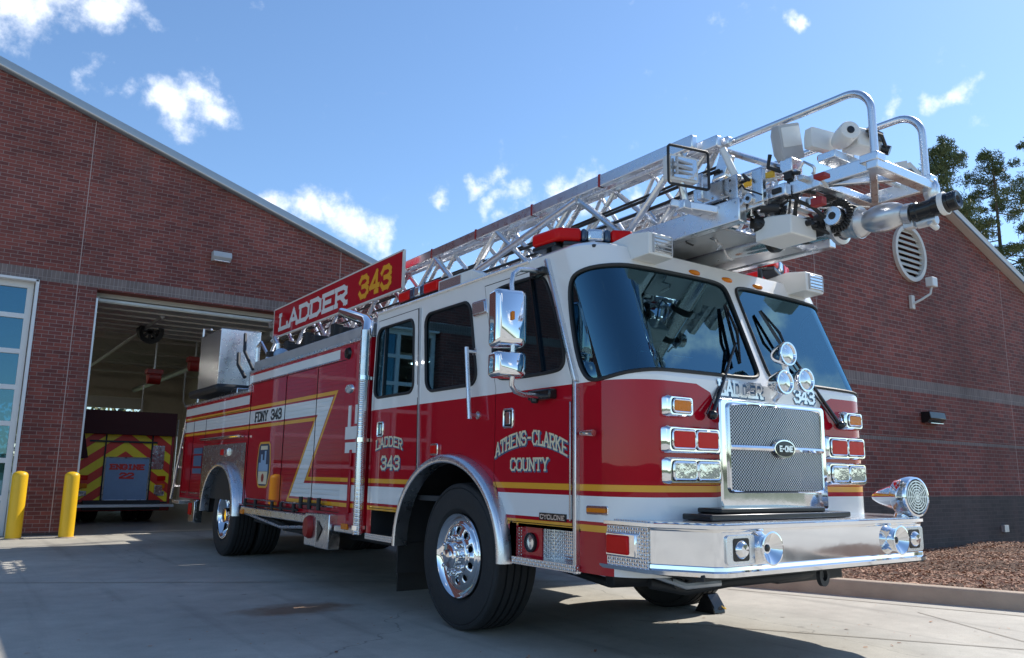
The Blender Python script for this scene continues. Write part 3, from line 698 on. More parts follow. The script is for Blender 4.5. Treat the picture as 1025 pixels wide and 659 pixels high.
# woodland behind the hall; unseen ring of dark slopes added for paint reflections
F = MB('needles'); random.seed(21)
def clump(cx, cy, cz, R_, n, s):
    for q in range(n):
        d = Vector((random.gauss(0, 1), random.gauss(0, 1), random.gauss(0, 1))).normalized()*R_*random.random()**.3
        p = Vector((cx, cy, cz))+d; u = Vector((random.gauss(0, 1), random.gauss(0, 1), random.gauss(0, 1))).normalized(); v = u.orthogonal().normalized()
        F.quad([p-u*s-v*s*.6, p+u*s-v*s*.5, p+u*s*.8+v*s*.6, p-u*s+v*s*.5])
for k in range(46): clump(-12+k*.6+random.uniform(-.5, .5), 44+random.uniform(-2, 3), random.uniform(.5, 7.5), 1.6, 260, .16)
HB = MB('needles'); rg = []
for i in range(121):
    a = 2*PI*i/120; h = 5.0+.5*math.sin(a*3)+.15*math.sin(a*7+1); rg.append([HB.bm.verts.new(((240+d)*math.cos(a), (240+d)*math.sin(a), z)) for d, z in ((0, -.5), (6, h*.6), (14, h*.9), (26, h), (60, h), (80, -.5))])
for A_, C_ in zip(rg, rg[1:]):
    for j in range(5): HB.bm.faces.new((A_[j], C_[j], C_[j+1], A_[j+1]))
HB.mats = ['reflection_hill']; HB.build('reflection_hills')['kind'] = 'structure'
tag(F.build('woodland', smooth=False), 'mass of green trees seen through the far door of the bay', 'woodland', kind='stuff')

# ------------------------------------------------------------------ the ladder truck
truck = empty('ladder_fire_truck', (0, 0, 0)); tag(truck, 'red and white ladder fire truck with chrome bumper and raised sign reading LADDER 343', 'fire truck')
CW, CR, CYB = 1.25, .30, 3.45
HF = CW-CR; A1 = HF; A2 = HF+CR*PI/2; L0 = CYB-(.02+CR)
def yf(z): return .02 if z < 1.72 else .02+.40*(z-1.72)
def wid(z): return CW if z < 1.8 else CW-.02*(z-1.8)/.7
def CS(u, z, off=0.0):
    s = -1 if u < 0 else 1; a = abs(u); w = wid(z); Y = yf(z)
    if a <= A1: n = Vector((0, -1, 0)); p = Vector((s*a*(w-CR)/HF, Y, z))
    elif a <= A2:
        t = (a-A1)/CR; n = Vector((s*math.sin(t), -math.cos(t), 0)); p = Vector((s*(w-CR+CR*math.sin(t)), Y+CR-CR*math.cos(t), z))
    else:
        n = Vector((s, 0, 0)); f = (a-A2)/L0; p = Vector((s*w, Y+CR+f*(CYB-Y-CR), z))
    k = .40 if z > 1.725 else 0
    n = Vector((n.x, n.y, -n.y*k)).normalized() if k else n
    return p+n*off
def Cn(v):
    z = v.z; w = wid(z); Y = yf(z); k = .40 if z > 1.722 else 0
    s = -1 if v.x < 0 else 1
    if v.y > Y+CR: n = Vector((s, 0, .03))
    elif abs(v.x) < w-CR: n = Vector((0, -1, 0))
    else: n = Vector((v.x-s*(w-CR), v.y-(Y+CR), 0)).normalized()
    return Vector((n.x, n.y, max(0, -n.y)*k)).normalized()
def mir(P): return [(-a, b) for a, b in P][::-1]
UF = CYB-L0-A2      # y = |u| + UF on the side below the windscreen
def U(y): return -(y-UF)
ws = chaikin([(-1.395, 1.693), (-1.50, 1.705), (-1.54, 1.78), (-1.542, 1.95), (-1.49, 2.24), (-1.42, 2.38), (-1.31, 2.425), (-1.15, 2.447), (-.9, 2.465), (-.3, 2.476), (-.09, 2.468), (-.05, 2.42), (-.048, 2.3), (-.048, 1.86), (-.06, 1.79), (-.14, 1.768), (-.4, 1.765), (-1.0, 1.757), (-1.2, 1.735)], 2)
dw = chaikin([(-2.40, 2.36), (-2.36, 2.455), (-2.27, 2.475), (-1.80, 2.475), (-1.70, 2.44), (-1.675, 2.33), (-1.655, 2.10), (-1.66, 1.90), (-1.70, 1.81), (-1.80, 1.785), (-2.30, 1.785), (-2.46, 1.80), (-2.495, 1.87), (-2.49, 1.95), (-2.42, 2.2)], 2)
mw = rrect(-3.515, -2.735, 1.785, 2.445, .10); rw = rrect(-4.50, -3.735, 1.80, 2.445, .09)
arch = [(-3.89, .50)]+[(-3.10+.79*math.cos(a), .56+.675*math.sin(a)) for a in [PI-PI*i/24 for i in range(25)]]+[(-2.31, .50)]
archl = [(-3.086-.755*math.cos(PI*i/24)*1.0, .56+.665*math.sin(PI*i/24)) for i in range(25)]
archp = [(-3.841, .40)]+archl[0:25]+[(-2.331, .40)]
stp = rect(-2.232, -1.625, .40, .79); stp2 = rect(-4.46, -3.94, .40, .80)
RL = [(-4.7, .3), (-.545, .3), (-.545, 1.57), (-.575, 1.645), (-.70, 1.69), (-4.7, 1.69)]
def stripes(sg):
    f = (lambda P: P) if sg < 0 else mir
    return [(f(RL), 1), (f(rect(-4.7, -.545, 1.036, 1.074)), 2), (f(rect(-4.7, -1.60, .86, 1.006)), 0), (f(rect(-1.60, -.545, .30, 1.006)), 0), (f(rect(-1.62, -1.32, .86, 1.006)), 0),
            (f(rect(-4.7, -1.30, .80, .838)), 2), (f(rect(-4.7, -1.30, .40, .80)), 1), (f(rect(-4.7, -1.30, .838, .858)), 1)]
LAY = stripes(-1)+stripes(1)
GR = [[(u, .56), (u, 2.6)] for u in [s*(A1+CR*PI/2*i/14) for i in range(15) for s in (-1, 1)]]+[[(-4.55, z), (4.55, z)] for z in (1.72, 1.725, 1.80, 2.1, 2.35)]
d1 = [(-1.645, .815), (-1.645, 1.72), (-1.66, 2.525), (-2.50, 2.525), (-2.515, 1.10), (-2.36, .815)]
d2 = [(-3.655, 2.525), (-3.655, 1.14), (-3.90, .815), (-4.505, .815), (-4.505, 2.525)]
def shrink(P, d):
    cx = sum(p[0] for p in P)/len(P); cz = sum(p[1] for p in P)/len(P)
    x0 = min(p[0] for p in P); x1 = max(p[0] for p in P); z0 = min(p[1] for p in P); z1 = max(p[1] for p in P)
    return [(cx+(p[0]-cx)*(1-2*d/(x1-x0)), cz+(p[1]-cz)*(1-2*d/(z1-z0))) for p in P]
outer = rect(-4.551, 4.551, .56, 2.60)
holes = [ws, mir(ws), d1, d2, mw, mir(mw), mir(rw), mir(dw), archp, mir(archp), stp, stp2, mir(stp), mir(stp2)]
cab = panel('cab', outer, holes, LAY, lambda a, b: CS(a, b), Cn, ['white', 'red', 'gold'], truck, .09, GR)
inner = [ws, mir(ws), mw, mir(mw), rw, mir(rw), mir(dw), dw, archp, mir(archp), stp, stp2]
panel('cab_lining', outer, inner, [], lambda a, b: CS(a, b, -.035), lambda v: -Cn(v), ['cabin'], cab, .12, GR)
for nm, D, W_, hx in (('cab_door', d1, dw, -2.34), ('cab_door', d2, rw, -4.34)):
    dd = panel(nm, shrink(D, .006), [W_], LAY, lambda a, b: CS(a, b, .001), Cn, ['white', 'red', 'gold'], truck, .09, [[(-4.55, z), (-1.3, z)] for z in (1.72, 1.80, 2.1, 2.35)], label='front cab door with county lettering' if D is d1 else 'rear cab door with LADDER 343 lettering')
    pts = [CS(a, b, .002) for a, b in D]
    # recessed paddle handle
    hz = 1.51
    B = MB('chrome', 'black_gloss'); P3 = rrect(hx-.055, hx+.055, hz-.062, hz+.062, .015)
    ring = [CS(a, b, .004) for a, b in P3]; B.tube(ring, .009, 6, loop=True)
    B.prism([CS(a, b, .001) for a, b in rrect(hx-.052, hx+.052, hz-.058, hz+.058, .012)], (-.004, 0, 0), 1)
    B.box(CS(hx+.01, hz, .012), (.012, .05, .085)); B.build('handle', dd, bevel=.002)
def gasket(P, name='gasket', parent=None, r=.013, mat='black', off=.002):
    B = MB(mat); B.tube([CS(a, b, off) for a, b in P], r, 6, loop=True); return B.build(name, parent)
def glass(P, name, label=None, r=.013, trimr=None):
    g = panel(name, P, [], [], lambda a, b: CS(a, b, -.006), Cn, ['glass'], truck, .09, GR, label=label)
    gasket(P, 'gasket', g, r); return g
w1 = glass(ws, 'windshield', 'left half of the split windshield seen from the front, with a wiper')
w2 = glass(mir(ws), 'windshield')
g1 = glass(dw, 'side_window'); g2 = glass(mw, 'side_window'); g3 = glass(rw, 'side_window')
for q in (mir(dw), mir(mw), mir(rw)): glass(q, 'side_window')
B = MB('black_gloss'); B.bar(CS(-1.93, 1.80, 0), CS(-1.86, 2.47, 0), .016, .03, up=(1, 0, 0)); B.build('window_divider', g1)
B = MB('black_gloss'); B.bar(CS(-4.32, 1.81, -.004), CS(-4.32, 2.44, -.004), .016, .03, up=(1, 0, 0)); B.build('window_divider', g3)
# roof dome
B = MB('white'); rings = []
base = [(u, 2.60) for u in [-4.551+.16*i for i in range(57)]]+[(4.551, 2.60)]
def roofring(z, ins, fr=1.0):
    out = []
    for u, _ in base:
        p = CS(u, 2.60); c = Vector((0, 2.2, 0)); n = Cn(p); n = Vector((n.x, n.y, 0)).normalized()
        q = p-n*ins*(1 if abs(n.x) > .5 else fr); q.z = z; out.append(q)
    return out
for (z, ins, fr) in ((2.598, 0, 1), (2.612, .018, 1), (2.634, .05, 1.5), (2.656, .11, 2.2), (2.672, .22, 2.2), (2.682, .42, 1.8), (2.688, .75, 1.4)):
    rings.append([B.bm.verts.new(v) for v in roofring(z, ins, fr)])
for A_, C_ in zip(rings, rings[1:]):
    for i in range(len(A_)-1): B.bm.faces.new((A_[i], A_[i+1], C_[i+1], C_[i]))
B.bm.faces.new(rings[-1]); B.bm.faces.new([r_[0] for r_ in rings]+[r_[-1] for r_ in rings][::-1])
roof = B.build('cab_roof', truck, ang=60)
B = MB('alu'); B.tube([CS(u, 2.595, .008) for u in [-4.54+.1*i for i in range(28)]], .012, 6); B.build('drip_rail', roof)
# cab back wall, floor and fittings inside
B = MB('cabin'); B.box((0, 3.42, 1.58), (2.40, .04, 2.0)); B.box((0, 1.8, .93), (2.36, 3.2, .04)); B.box((0, 1.9, 2.59), (2.3, 2.9, .02)); B.build('cab_bulkhead', truck)
B = MB('cabin', 'white_box'); B.box((0, .42, 1.60), (2.2, .5, .22)); B.prism([(-.9, .3, 1.71), (-.9, .62, 1.84), (-.9, .8, 1.71)], (.75, 0, 0)); B.prism([(.2, .3, 1.71), (.2, .62, 1.86), (.2, .8, 1.71)], (.8, 0, 0)); B.box((-.35, .40, 1.725), (.25, .18, .02), m=1); B.build('dashboard', truck, bevel=.02)
for (x, y) in ((-.72, 1.45), (.72, 1.45), (-.8, 2.95), (-.05, 3.05), (.75, 2.95)):
    B = MB('seat'); B.box((x, y, 1.34), (.48, .46, .14)); B.box((x, y+.22, 1.72), (.46, .12, .70)); B.box((x, y+.22, 2.14), (.26, .10, .18)); B.build('seat', truck, bevel=.04)
B = MB('black_gloss'); B.lathe([(.20, -.012), (.212, 0), (.20, .012)], (.72, .92, 1.80), (0, -.55, .83), 28, closed=True); B.cyl((.72, .92, 1.80), (.72, .7, 1.6), .03); B.bar((.52, .92, 1.80), (.92, .92, 1.80), .02, .02); B.build('steering_wheel', truck)
# seams, hinges, front edge trim strip
B = MB('alu'); B.bar(CS(-1.592, .545, .012), CS(-1.592, 1.70, .012), .028, .045, up=(1, 0, 0)); B.bar(CS(-1.592, 1.70, .012), CS(-1.61, 2.56, .012), .028, .045, up=(1, 0, 0)); B.build('pillar_trim', truck, bevel=.006)
B = MB('alu_dull', 'black'); B.bar(CS(-3.60, 1.15, .004), CS(-3.60, 2.52, .004), .014, .028, up=(1, 0, 0)); B.bar(CS(-3.632, 1.15, .003), CS(-3.632, 2.52, .003), .01, .014, 1, up=(1, 0, 0)); B.build('door_hinge', truck)
B = MB('steel'); B.bar(CS(-1.655, .85, .006), CS(-1.655, 1.58, .006), .012, .022, up=(1, 0, 0)); B.build('door_hinge', truck, bevel=.003)
B = MB('chrome'); B.tube([CS(-1.555, 1.378, .01), CS(-1.50, 1.378, .045), CS(-1.40, 1.375, .045)], [.012, .016, .020], 10); B.build('latch', truck)
# grab rails
def grab(a, z0, z1, name='grab_rail', r=.017, off=.075, m='alu'):
    B = MB(m); B.tube([CS(a, z0, off), CS(a, z1, off)], r, 12)
    for z in (z0+.03, z1-.03): B.cyl(CS(a, z, 0), CS(a, z, off), .013, n=8); B.cyl(CS(a, z, 0), CS(a, z, .008), .03, n=12)
    return B.build(name, truck)
grab(-2.73, 1.52, 2.06)
# small lamps on the side
def side_lamp(a0, a1, z0, z1, mat, name='marker_light', bez='chrome', th=.02):
    B = MB(bez); B.prism([CS(a, b, -.001) for a, b in rrect(a0-.014, a1+.014, z0-.014, z1+.014, .014)], CS((a0+a1)/2, z0, th)-CS((a0+a1)/2, z0, 0)); o = B.build(name, truck, bevel=.004)
    B = MB(mat); B.prism([CS(a, b, th-.002) for a, b in rrect(a0, a1, z0, z1, .01)], CS((a0+a1)/2, z0, .012)-CS((a0+a1)/2, z0, 0)); B.build('lens', o, bevel=.004); return o
side_lamp(-3.385, -3.30, 1.28, 1.345, 'redlens', 'warning_light')
side_lamp(-2.675, -2.49, 2.315, 2.405, 'clearlens', 'scene_light')
side_lamp(-1.50, -1.345, .912, .938, 'amber', 'marker_light', th=.008)
# wheel wells, arch trim
def arch_trim(yc, rx, rz, z0, name='fender', x=-1.25, w=.10, zb=.54):
    B = MB('alu'); rgs = []
    for i in range(33):
        a = PI*i/32; c, s = math.cos(a), math.sin(a)
        pts = []
        for (dr, dx) in ((-.005, .03), (-.005, -.085), (.012, -.095), (.045, -.085), (.058, -.06), (.062, .0)):
            pts.append(B.bm.verts.new((x+dx, yc+(rx+dr)*c, z0+(rz+dr)*s)))
        rgs.append(pts)
    first = [B.bm.verts.new((v.co.x, v.co.y, zb)) for v in rgs[0]]; last = [B.bm.verts.new((v.co.x, v.co.y, zb)) for v in rgs[-1]]
    B.skin([first]+rgs+[last]); return B.build(name, truck, ang=50)
arch_trim(1.985, .745, .655, .56, w=.08)
B = MB('under')
rg = [[B.bm.verts.new((x, 2.0+.80*math.cos(PI*i/20), .56+.69*math.sin(PI*i/20))) for i in range(21)] for x in (-1.24, -.55)]
for i in range(20): B.bm.faces.new((rg[0][i], rg[0][i+1], rg[1][i+1], rg[1][i]))
B.bm.faces.new(rg[1]); B.box((-.9, 2.83, .62), (.7, .02, .62)); B.box((-.9, 1.19, .70), (.7, .02, .3))
B.build('wheel_well', truck)
B = MB('black'); B.box((-.95, 2.86, .42), (.55, .012, .52)); B.build('mud_flap', truck)
# steps in front of and behind the wheel
B = MB('diamond', 'red', 'under')
B.box((-1.10, .70, .69), (.02, .46, .2)); B.box((-1.14, .775, .575), (.26, .60, .035)); B.box((-1.272, .80, .575), (.03, .66, .045)); B.box((-1.12, 1.13, .67), (.25, .015, .22)); B.box((-1.03, .50, .67), (.3, .015, .22))
B.box((-1.20, 1.02, .69), (.02, .24, .2), m=1); B.box((-1.15, .905, .69), (.10, .012, .2), m=0); B.box((-1.05, .79, .80), (.4, .64, .02), m=2)
so_ = B.build('cab_step', truck, smooth=False)
B = MB('black', 'clearlens'); B.lathe([(.062, 0), (.062, .018), (.05, .022), (.05, .01)], (-1.21, 1.015, .690), (-1, 0, 0), 28); B.lathe([(.0, .012), (.05, .010)], (-1.21, 1.015, .690), (-1, 0, 0), 28, m=1); B.build('step_light', so_)
B = MB('diamond', 'under'); B.box((-1.12, 3.10, .575), (.30, .56, .035)); B.box((-1.273, 3.10, .575), (.03, .58, .05)); B.box((-1.0, 3.10, .70), (.02, .54, .22), m=1); B.box((-1.12, 2.83, .70), (.25, .02, .22), m=1); B.box((-1.12, 3.37, .70), (.25, .02, .22), m=1); B.build('cab_step', truck, smooth=False)
B = MB('red'); B.box((-1.15, 1.17, .68), (.2, .08, .26)); B.box((-1.15, 2.86, .68), (.19, .05, .24)); B.build('sill_corner', truck)
# lettering on the doors
sm = lambda y0, z0: (lambda a, b, o: Vector((-1.25-o, y0-a, z0+b)))
def two(s, y, z, w, h, th, gap=.32, arc=0, m1='cream_letter', m2='navyshade', mp=None):
    f = mp or sm
    text('lettering', s, f(y, z), w, h, th, m1, truck, gap, off=.0046, depth=.001, arc=arc)
    text('letter_shade', s, f(y-.006, z-.008), w, h, th*1.5, m2, truck, gap, off=.0022, depth=.001, arc=arc)
two('ATHENS-CLARKE', 1.385, 1.240, .79, .10, .013, .30, arc=.080)
two('COUNTY', 1.20, 1.150, .41, .088, .013, .30)
two('LADDER', 3.31, 1.322, .50, .092, .014, .30, arc=.03)
two('343', 3.19, 1.150, .34, .125, .020, .35)
B = MB('black_gloss', 'chrome'); B.box((-1.254, .735, .866), (.010, .27, .045)); cb_ = B.build('badge', truck)
text('lettering', 'CYCLONE', lambda a, b, o: Vector((-1.259-o, .855-a, .850+b)), .24, .030, .006, 'alu', cb_, .3, serif=False, off=.0006)

# ---- mirror assembly
mr = MB('alu'); mr.tube([(-1.25, .86, 2.475), (-1.36, .85, 2.475), (-1.47, .83, 2.455), (-1.53, .81, 2.41), (-1.55, .80, 2.34), (-1.55, .775, 2.20), (-1.55, .775, 1.75), (-1.545, .79, 1.68), (-1.51, .80, 1.645), (-1.44, .81, 1.63), (-1.25, .83, 1.63)], .017, 12); mo = mr.build('mirror_arm', truck)
B = MB('black_gloss'); B.box((-1.275, .87, 2.475), (.06, .15, .055)); B.build('bracket', mo, bevel=.012)
B = MB('black_gloss'); B.box((-1.28, .82, 1.64), (.07, .24, .065)); B.cyl((-1.31, .86, 1.64), (-1.31, .86, 1.585), .026); B.build('bracket', mo, bevel=.012)
def head(z0, z1, name, dome):
    rot = Matrix.Rotation(math.radians(-14), 4, 'Z')
    c = Vector((-1.555, .83, 0)); B = MB('chrome'); rs = []
    P2 = rrect(-.108, .108, z0, z1, .032)
    for (y, k) in ((.055, 1), (-.03, 1), (-.065, .93), (-.082, .75)):
        cz = (z0+z1)/2; rs.append([B.bm.verts.new(c+rot @ Vector((a*k, y, 0))+Vector((0, 0, cz+(b-cz)*(1-(1-k)*.7)))) for a, b in P2])
    B.skin(rs); o = B.build(name, mo, ang=50)
    B = MB('pane'); B.prism([c+rot @ Vector((a*.92, .056, 0))+Vector((0, 0, b)) for a, b in rrect(-.104, .104, z0+.01, z1-.01, .03)], rot @ Vector((0, .003, 0))); B.build('glass', o)
    return o
hm = head(1.925, 2.300, 'mirror', 0); head(1.730, 1.895, 'mirror', 1)
B = MB('amber'); B.box((-1.575, .742, 2.12), (.022, .014, .055)); B.build('marker', mo, bevel=.004)

# ---- front face
FY = .02
gr = MB('chrome')
gr.prism([(x, FY-.045, z) for x, z in rrect(-.545, .545, .915, 1.612, .03)], (0, .06, 0)); go = gr.build('grille', truck, bevel=.012)
B = MB('grille')
for k in range(1):
    rs = []
    for i in range(25):
        x = -.468+.936*i/24; y = FY-.055-.030*(1-(x/.468)**2)
        rs.append([B.bm.verts.new((x, y, z)) for z in (1.045, 1.575)])
    for A_, C_ in zip(rs, rs[1:]): B.bm.faces.new((A_[0], C_[0], C_[1], A_[1]))
B.build('mesh', go)
B = MB('chrome'); B.tube([(-.475+.95*i/24, FY-.055-.032*(1-((i-12)/12)**2), z) for z in (1.31,) for i in range(25)], .019, 8); B.tube([(a, FY-.052-.03*(1-(a/.475)**2), b) for a, b in rrect(-.475, .475, 1.04, 1.58, .03)], .010, 6, loop=True)
B.build('grille_bar', go)
B = MB('chrome', 'black_gloss'); B.lathe([(.0, .018), (.105, .016), (.115, .0)], (0, 0, 0), (0, -1, 0), 36); bo = B.build('badge', go); bo.data.transform(Matrix.Diagonal((1, 1, .55, 1))); bo.location = (0, FY-.092, 1.312)
B = MB('black_gloss'); B.lathe([(.0, .022), (.094, .020), (.096, .014)], (0, 0, 0), (0, -1, 0), 36); b2 = B.build('badge_field', go); b2.data.transform(Matrix.Diagonal((1, 1, .52, 1))); b2.location = (0, FY-.092, 1.312)
text('lettering', 'E-ONE', lambda a, b, o: Vector((-.066+a, FY-.116-o, 1.292+b)), .132, .040, .009, 'alu', go, .28, serif=False, off=0)
# LADDER 343 chrome letters above the grille
two('LADDER', 0, 0, .42, .105, .018, .25, m1='alu', m2='navyshade', mp=lambda y, z: (lambda a, b, o: Vector((-.50+a+(-y), FY-o-.001, 1.632+b+z)) ))
two('343', 0, 0, .22, .105, .018, .25, m1='alu', m2='navyshade', mp=lambda y, z: (lambda a, b, o: Vector((.27+a+(-y), FY-o-.001, 1.632+b+z)) ))
def bezel(x0, x1, z0, z1, n, lens, name):
    B = MB('chrome'); d = .055
    P0 = rrect(x0, x1, z0, z1, .022); P1 = rrect(x0+.012, x1-.012, z0+.012, z1-.012, .018)
    B.skin([[B.bm.verts.new((a, FY+.10, b)) for a, b in P0], [B.bm.verts.new((a, FY-.035, b)) for a, b in P0], [B.bm.verts.new((a, FY-.055, b)) for a, b in P1]])
    o = B.build(name, truck, ang=50)
    w = (x1-x0-.05)/n
    for k in range(n):
        c0 = x0+.025+w*k+.008; c1 = c0+w-.016; q0 = z0+.028; q1 = z1-.028
        B = MB('chrome'); B.tube([(a, FY-.060, b) for a, b in rrect(c0, c1, q0, q1, .018, 3)], .0065, 8, loop=True); B.build('rim', o)
        B = MB('black_gloss'); B.tube([(a, FY-.0555, b) for a, b in rrect(c0-.007, c1+.007, q0-.007, q1+.007, .02, 3)], .0035, 6, loop=True); B.build('rim_shadow_gap', o)
        B = MB(lens); B.skin([[B.bm.verts.new((a, FY-.050, b)) for a, b in rrect(c0, c1, q0, q1, .018)], [B.bm.verts.new((a, FY-.066, b)) for a, b in rrect(c0+.008, c1-.008, q0+.008, q1-.008, .014)]])
        B.build('lens', o, ang=50)
    return o
for s in (-1, 1):
    q = lambda a, b: (a, b) if s < 0 else (-b, -a)
    bezel(*q(-1.010, -.552), 1.262, 1.422, 2, 'redlens', 'warning_light')
    bezel(*q(-1.008, -.548), 1.082, 1.238, 2, 'clearlens', 'headlight')
    bezel(*q(-1.000, -.785), 1.474, 1.602, 1, 'amber', 'turn_signal')
# cab lower front and the front wipers
for (pv, md, b0, b1) in (((-.62, -.03, 1.50), (-.235, .085, 2.00), (-.165, .215, 2.29), (-.255, .035, 1.86)), ((.72, -.03, 1.50), (.31, .085, 2.02), (.215, .215, 2.30), (.33, .075, 1.96))):
    B = MB('black_gloss'); B.tube([pv, md], [.014, .009], 8); B.tube([(pv[0]-.05, pv[1], pv[2]+.005), (md[0]-.015, md[1], md[2]-.05)], .006, 6); B.ball(pv, (.03, .035, .03)); o = B.build('wiper', truck)
    B = MB('black_gloss'); mv = (Vector(b0)+Vector(b1))/2+Vector((0, -.035, 0)); B.tube([Vector(b0), mv, Vector(b1)], [.006, .012, .006], 6); B.bar(Vector(b0)+Vector((0, .01, 0)), Vector(b1)+Vector((0, .01, 0)), .012, .022); B.build('blade', o)
# three round lamps above the grille
B = MB('alu'); B.tube([(.03, FY-.02, 1.63), (.03, -.12, 1.74), (.0, -.10, 1.92)], .02, 8); B.tube([(-.05, -.10, 1.73), (.16, -.10, 1.76)], .016, 8); lb = B.build('lamp_bracket', truck)
for (x, y, z) in ((.0, -.14, 1.925), (-.06, -.15, 1.735), (.165, -.15, 1.765)):
    B = MB('chrome'); B.lathe([(.0, -.12), (.03, -.115), (.058, -.08), (.078, -.02), (.082, 0), (.078, .012), (.068, .012), (.060, .0)], (x, y, z), (-.05, -1, .02), 32); o = B.build('round_lamp', lb)
    B = MB('clearlens'); B.lathe([(.0, .012), (.04, .009), (.070, .0)], (x, y, z), (-.05, -1, .02), 32); B.build('lens', o)

# ---- bumper
FB = -.405; XB = 1.015
bp_pts = [(-1.225, .30), (-1.225, -.07), (-1.205, -.115), (-XB-.03, FB+.03), (-XB+.03, FB), (XB-.03, FB), (XB+.03, FB+.03), (1.205, -.115), (1.225, -.07), (1.225, .30)]
B = MB('chrome'); prof = [(0, .612), (.022, .606), (.026, .628), (.006, .636), (.004, .655), (0, .66), (0, .835), (.004, .84), (.006, .848), (.02, .853), (.02, .872), (-.01, .880)]
rs = []
dp = []
for i in range(len(bp_pts)-1):
    a = Vector(bp_pts[i]); b = Vector(bp_pts[i+1]); k = 14 if i == 4 else 1
    for j in range(k): dp.append(a.lerp(b, j/k))
dp.append(Vector(bp_pts[-1]))
for i, p in enumerate(dp):
    a = dp[max(0, i-1)]; b = dp[min(len(dp)-1, i+1)]; t = (b-a).normalized(); n = Vector((t.y, -t.x))
    rs.append([B.bm.verts.new((p.x+n.x*o_, p.y+n.y*o_, z)) for o_, z in prof])
for A_, C_ in zip(rs, rs[1:]):
    for j in range(len(prof)-1): B.bm.faces.new((A_[j], C_[j], C_[j+1], A_[j+1]))
bum = B.build('bumper', truck, ang=28)
B = MB('diamond'); B.prism([(*p, .868) for p in bp_pts], (0, 0, .014)); B.build('deck', bum, smooth=False)
for s in (-1, 1): B = MB('diamond'); B.box((s*1.235, .10, .735), (.010, .36, .225)); B.build('tread_panel', bum, smooth=False)
B = MB('under'); B.box((0, .0, .60), (2.2, .7, .03)); B.build('underside', bum)
for s in (-1, 1):
    B = MB('chrome', 'black_gloss'); B.box((s*1.245, .115, .745), (.03, .25, .135)); o = B.build('side_marker', bum, bevel=.01)
    B = MB('redlens'); B.box((s*1.262, .135, .745), (.02, .18, .105)); B.build('lens', o, bevel=.012)
for s in (-1, 1):
    cx = s*.875
    B = MB('alu', 'black_gloss'); P0 = rrect(cx-.115, cx+.115, .668, .822, .02)
    B.prism([(a, FB-.012, b) for a, b in P0], (0, .012, 0)); o = B.build('speaker_plate', bum, bevel=.003)
    B = MB('black_gloss'); B.prism([(a, FB-.0145, b) for a, b in rrect(cx-.065, cx+.065, .685, .805, .015)], (0, .003, 0)); B.build('recess', o)
    B = MB('chrome'); B.lathe([(.0, .03), (.03, .028), (.047, .012), (.05, 0)], (cx, FB-.013, .745), (0, -1, 0), 24); B.build('horn', o)
    for (a, b) in ((-.1, -.062), (.1, -.062), (-.1, .062), (.1, .062)):
        pass
    B = MB('chrome'); B.lathe([(.070, -.02), (.072, .02), (.086, .042), (.092, .050), (.084, .052), (.055, .03), (.03, .012), (.0, .012)], (s*.655, FB, .745), (0, -1, 0), 36); B.build('air_horn', bum)
    B = MB('black_gloss'); B.lathe([(.0, .020), (.012, .020), (.02, .016)], (s*.655, FB, .745), (0, -1, 0), 24); B.build('horn_throat', bum)
B = MB('black_gloss'); B.box((-.25, -.15, .902), (1.34, .22, .035)); B.box((-.28, -.12, .935), (1.0, .18, .03)); B.build('black_tray', bum, bevel=.008)
B = MB('under'); B.tube([(-.40, -.32+.0, .47+.0)]+[( -.40+.085*math.cos(a)*0, -.32+.0, 0) for a in []]+[(-.40, -.32, .47)], .001, 4) if False else B.lathe([(.034, -.012), (.066, -.012), (.066, .012), (.034, .012)], (.02, -.30, .550), (.15, -1, 0), 24, closed=True); B.build('tow_eye', bum)
B = MB('under'); B.lathe([(.034, -.012), (.066, -.012), (.066, .012), (.034, .012)], (-.80, .12, .54), (.15, -1, 0), 24, closed=True); B.build('tow_eye', bum)
# chrome siren on the bumper end
ax = Vector((-.10, -1, .03)).normalized(); c = Vector((.945, -.42, 1.015))
B = MB('chrome'); B.lathe([(.0, -.34), (.022, -.33), (.055, -.27), (.085, -.18), (.10, -.12), (.128, -.115), (.138, -.10), (.138, -.02), (.130, 0), (.118, .004), (.112, -.01)], c, ax, 40); B.cyl(c+Vector((0, .1, -.10)), c+Vector((0, .1, -.14)), .05, .07); sr = B.build('siren', truck)
B = MB('alu')
for r_ in (.104, .086, .068, .050, .032, .014): B.lathe([(r_-.005, -.004), (r_+.003, -.004), (r_+.003, .004), (r_-.005, .004)], c, ax, 32, closed=True)
for k in range(6):
    a = PI*k/6; e1 = ax.cross(Vector((0, 0, 1))).normalized(); e2 = ax.cross(e1); d = (e1*math.cos(a)+e2*math.sin(a))*.108; B.bar(c-d, c+d, .006, .006)
B.build('siren_grille', sr)
B = MB('under'); B.lathe([(.0, -.02), (.112, -.02)], c, ax, 28); B.build('siren_throat', sr)

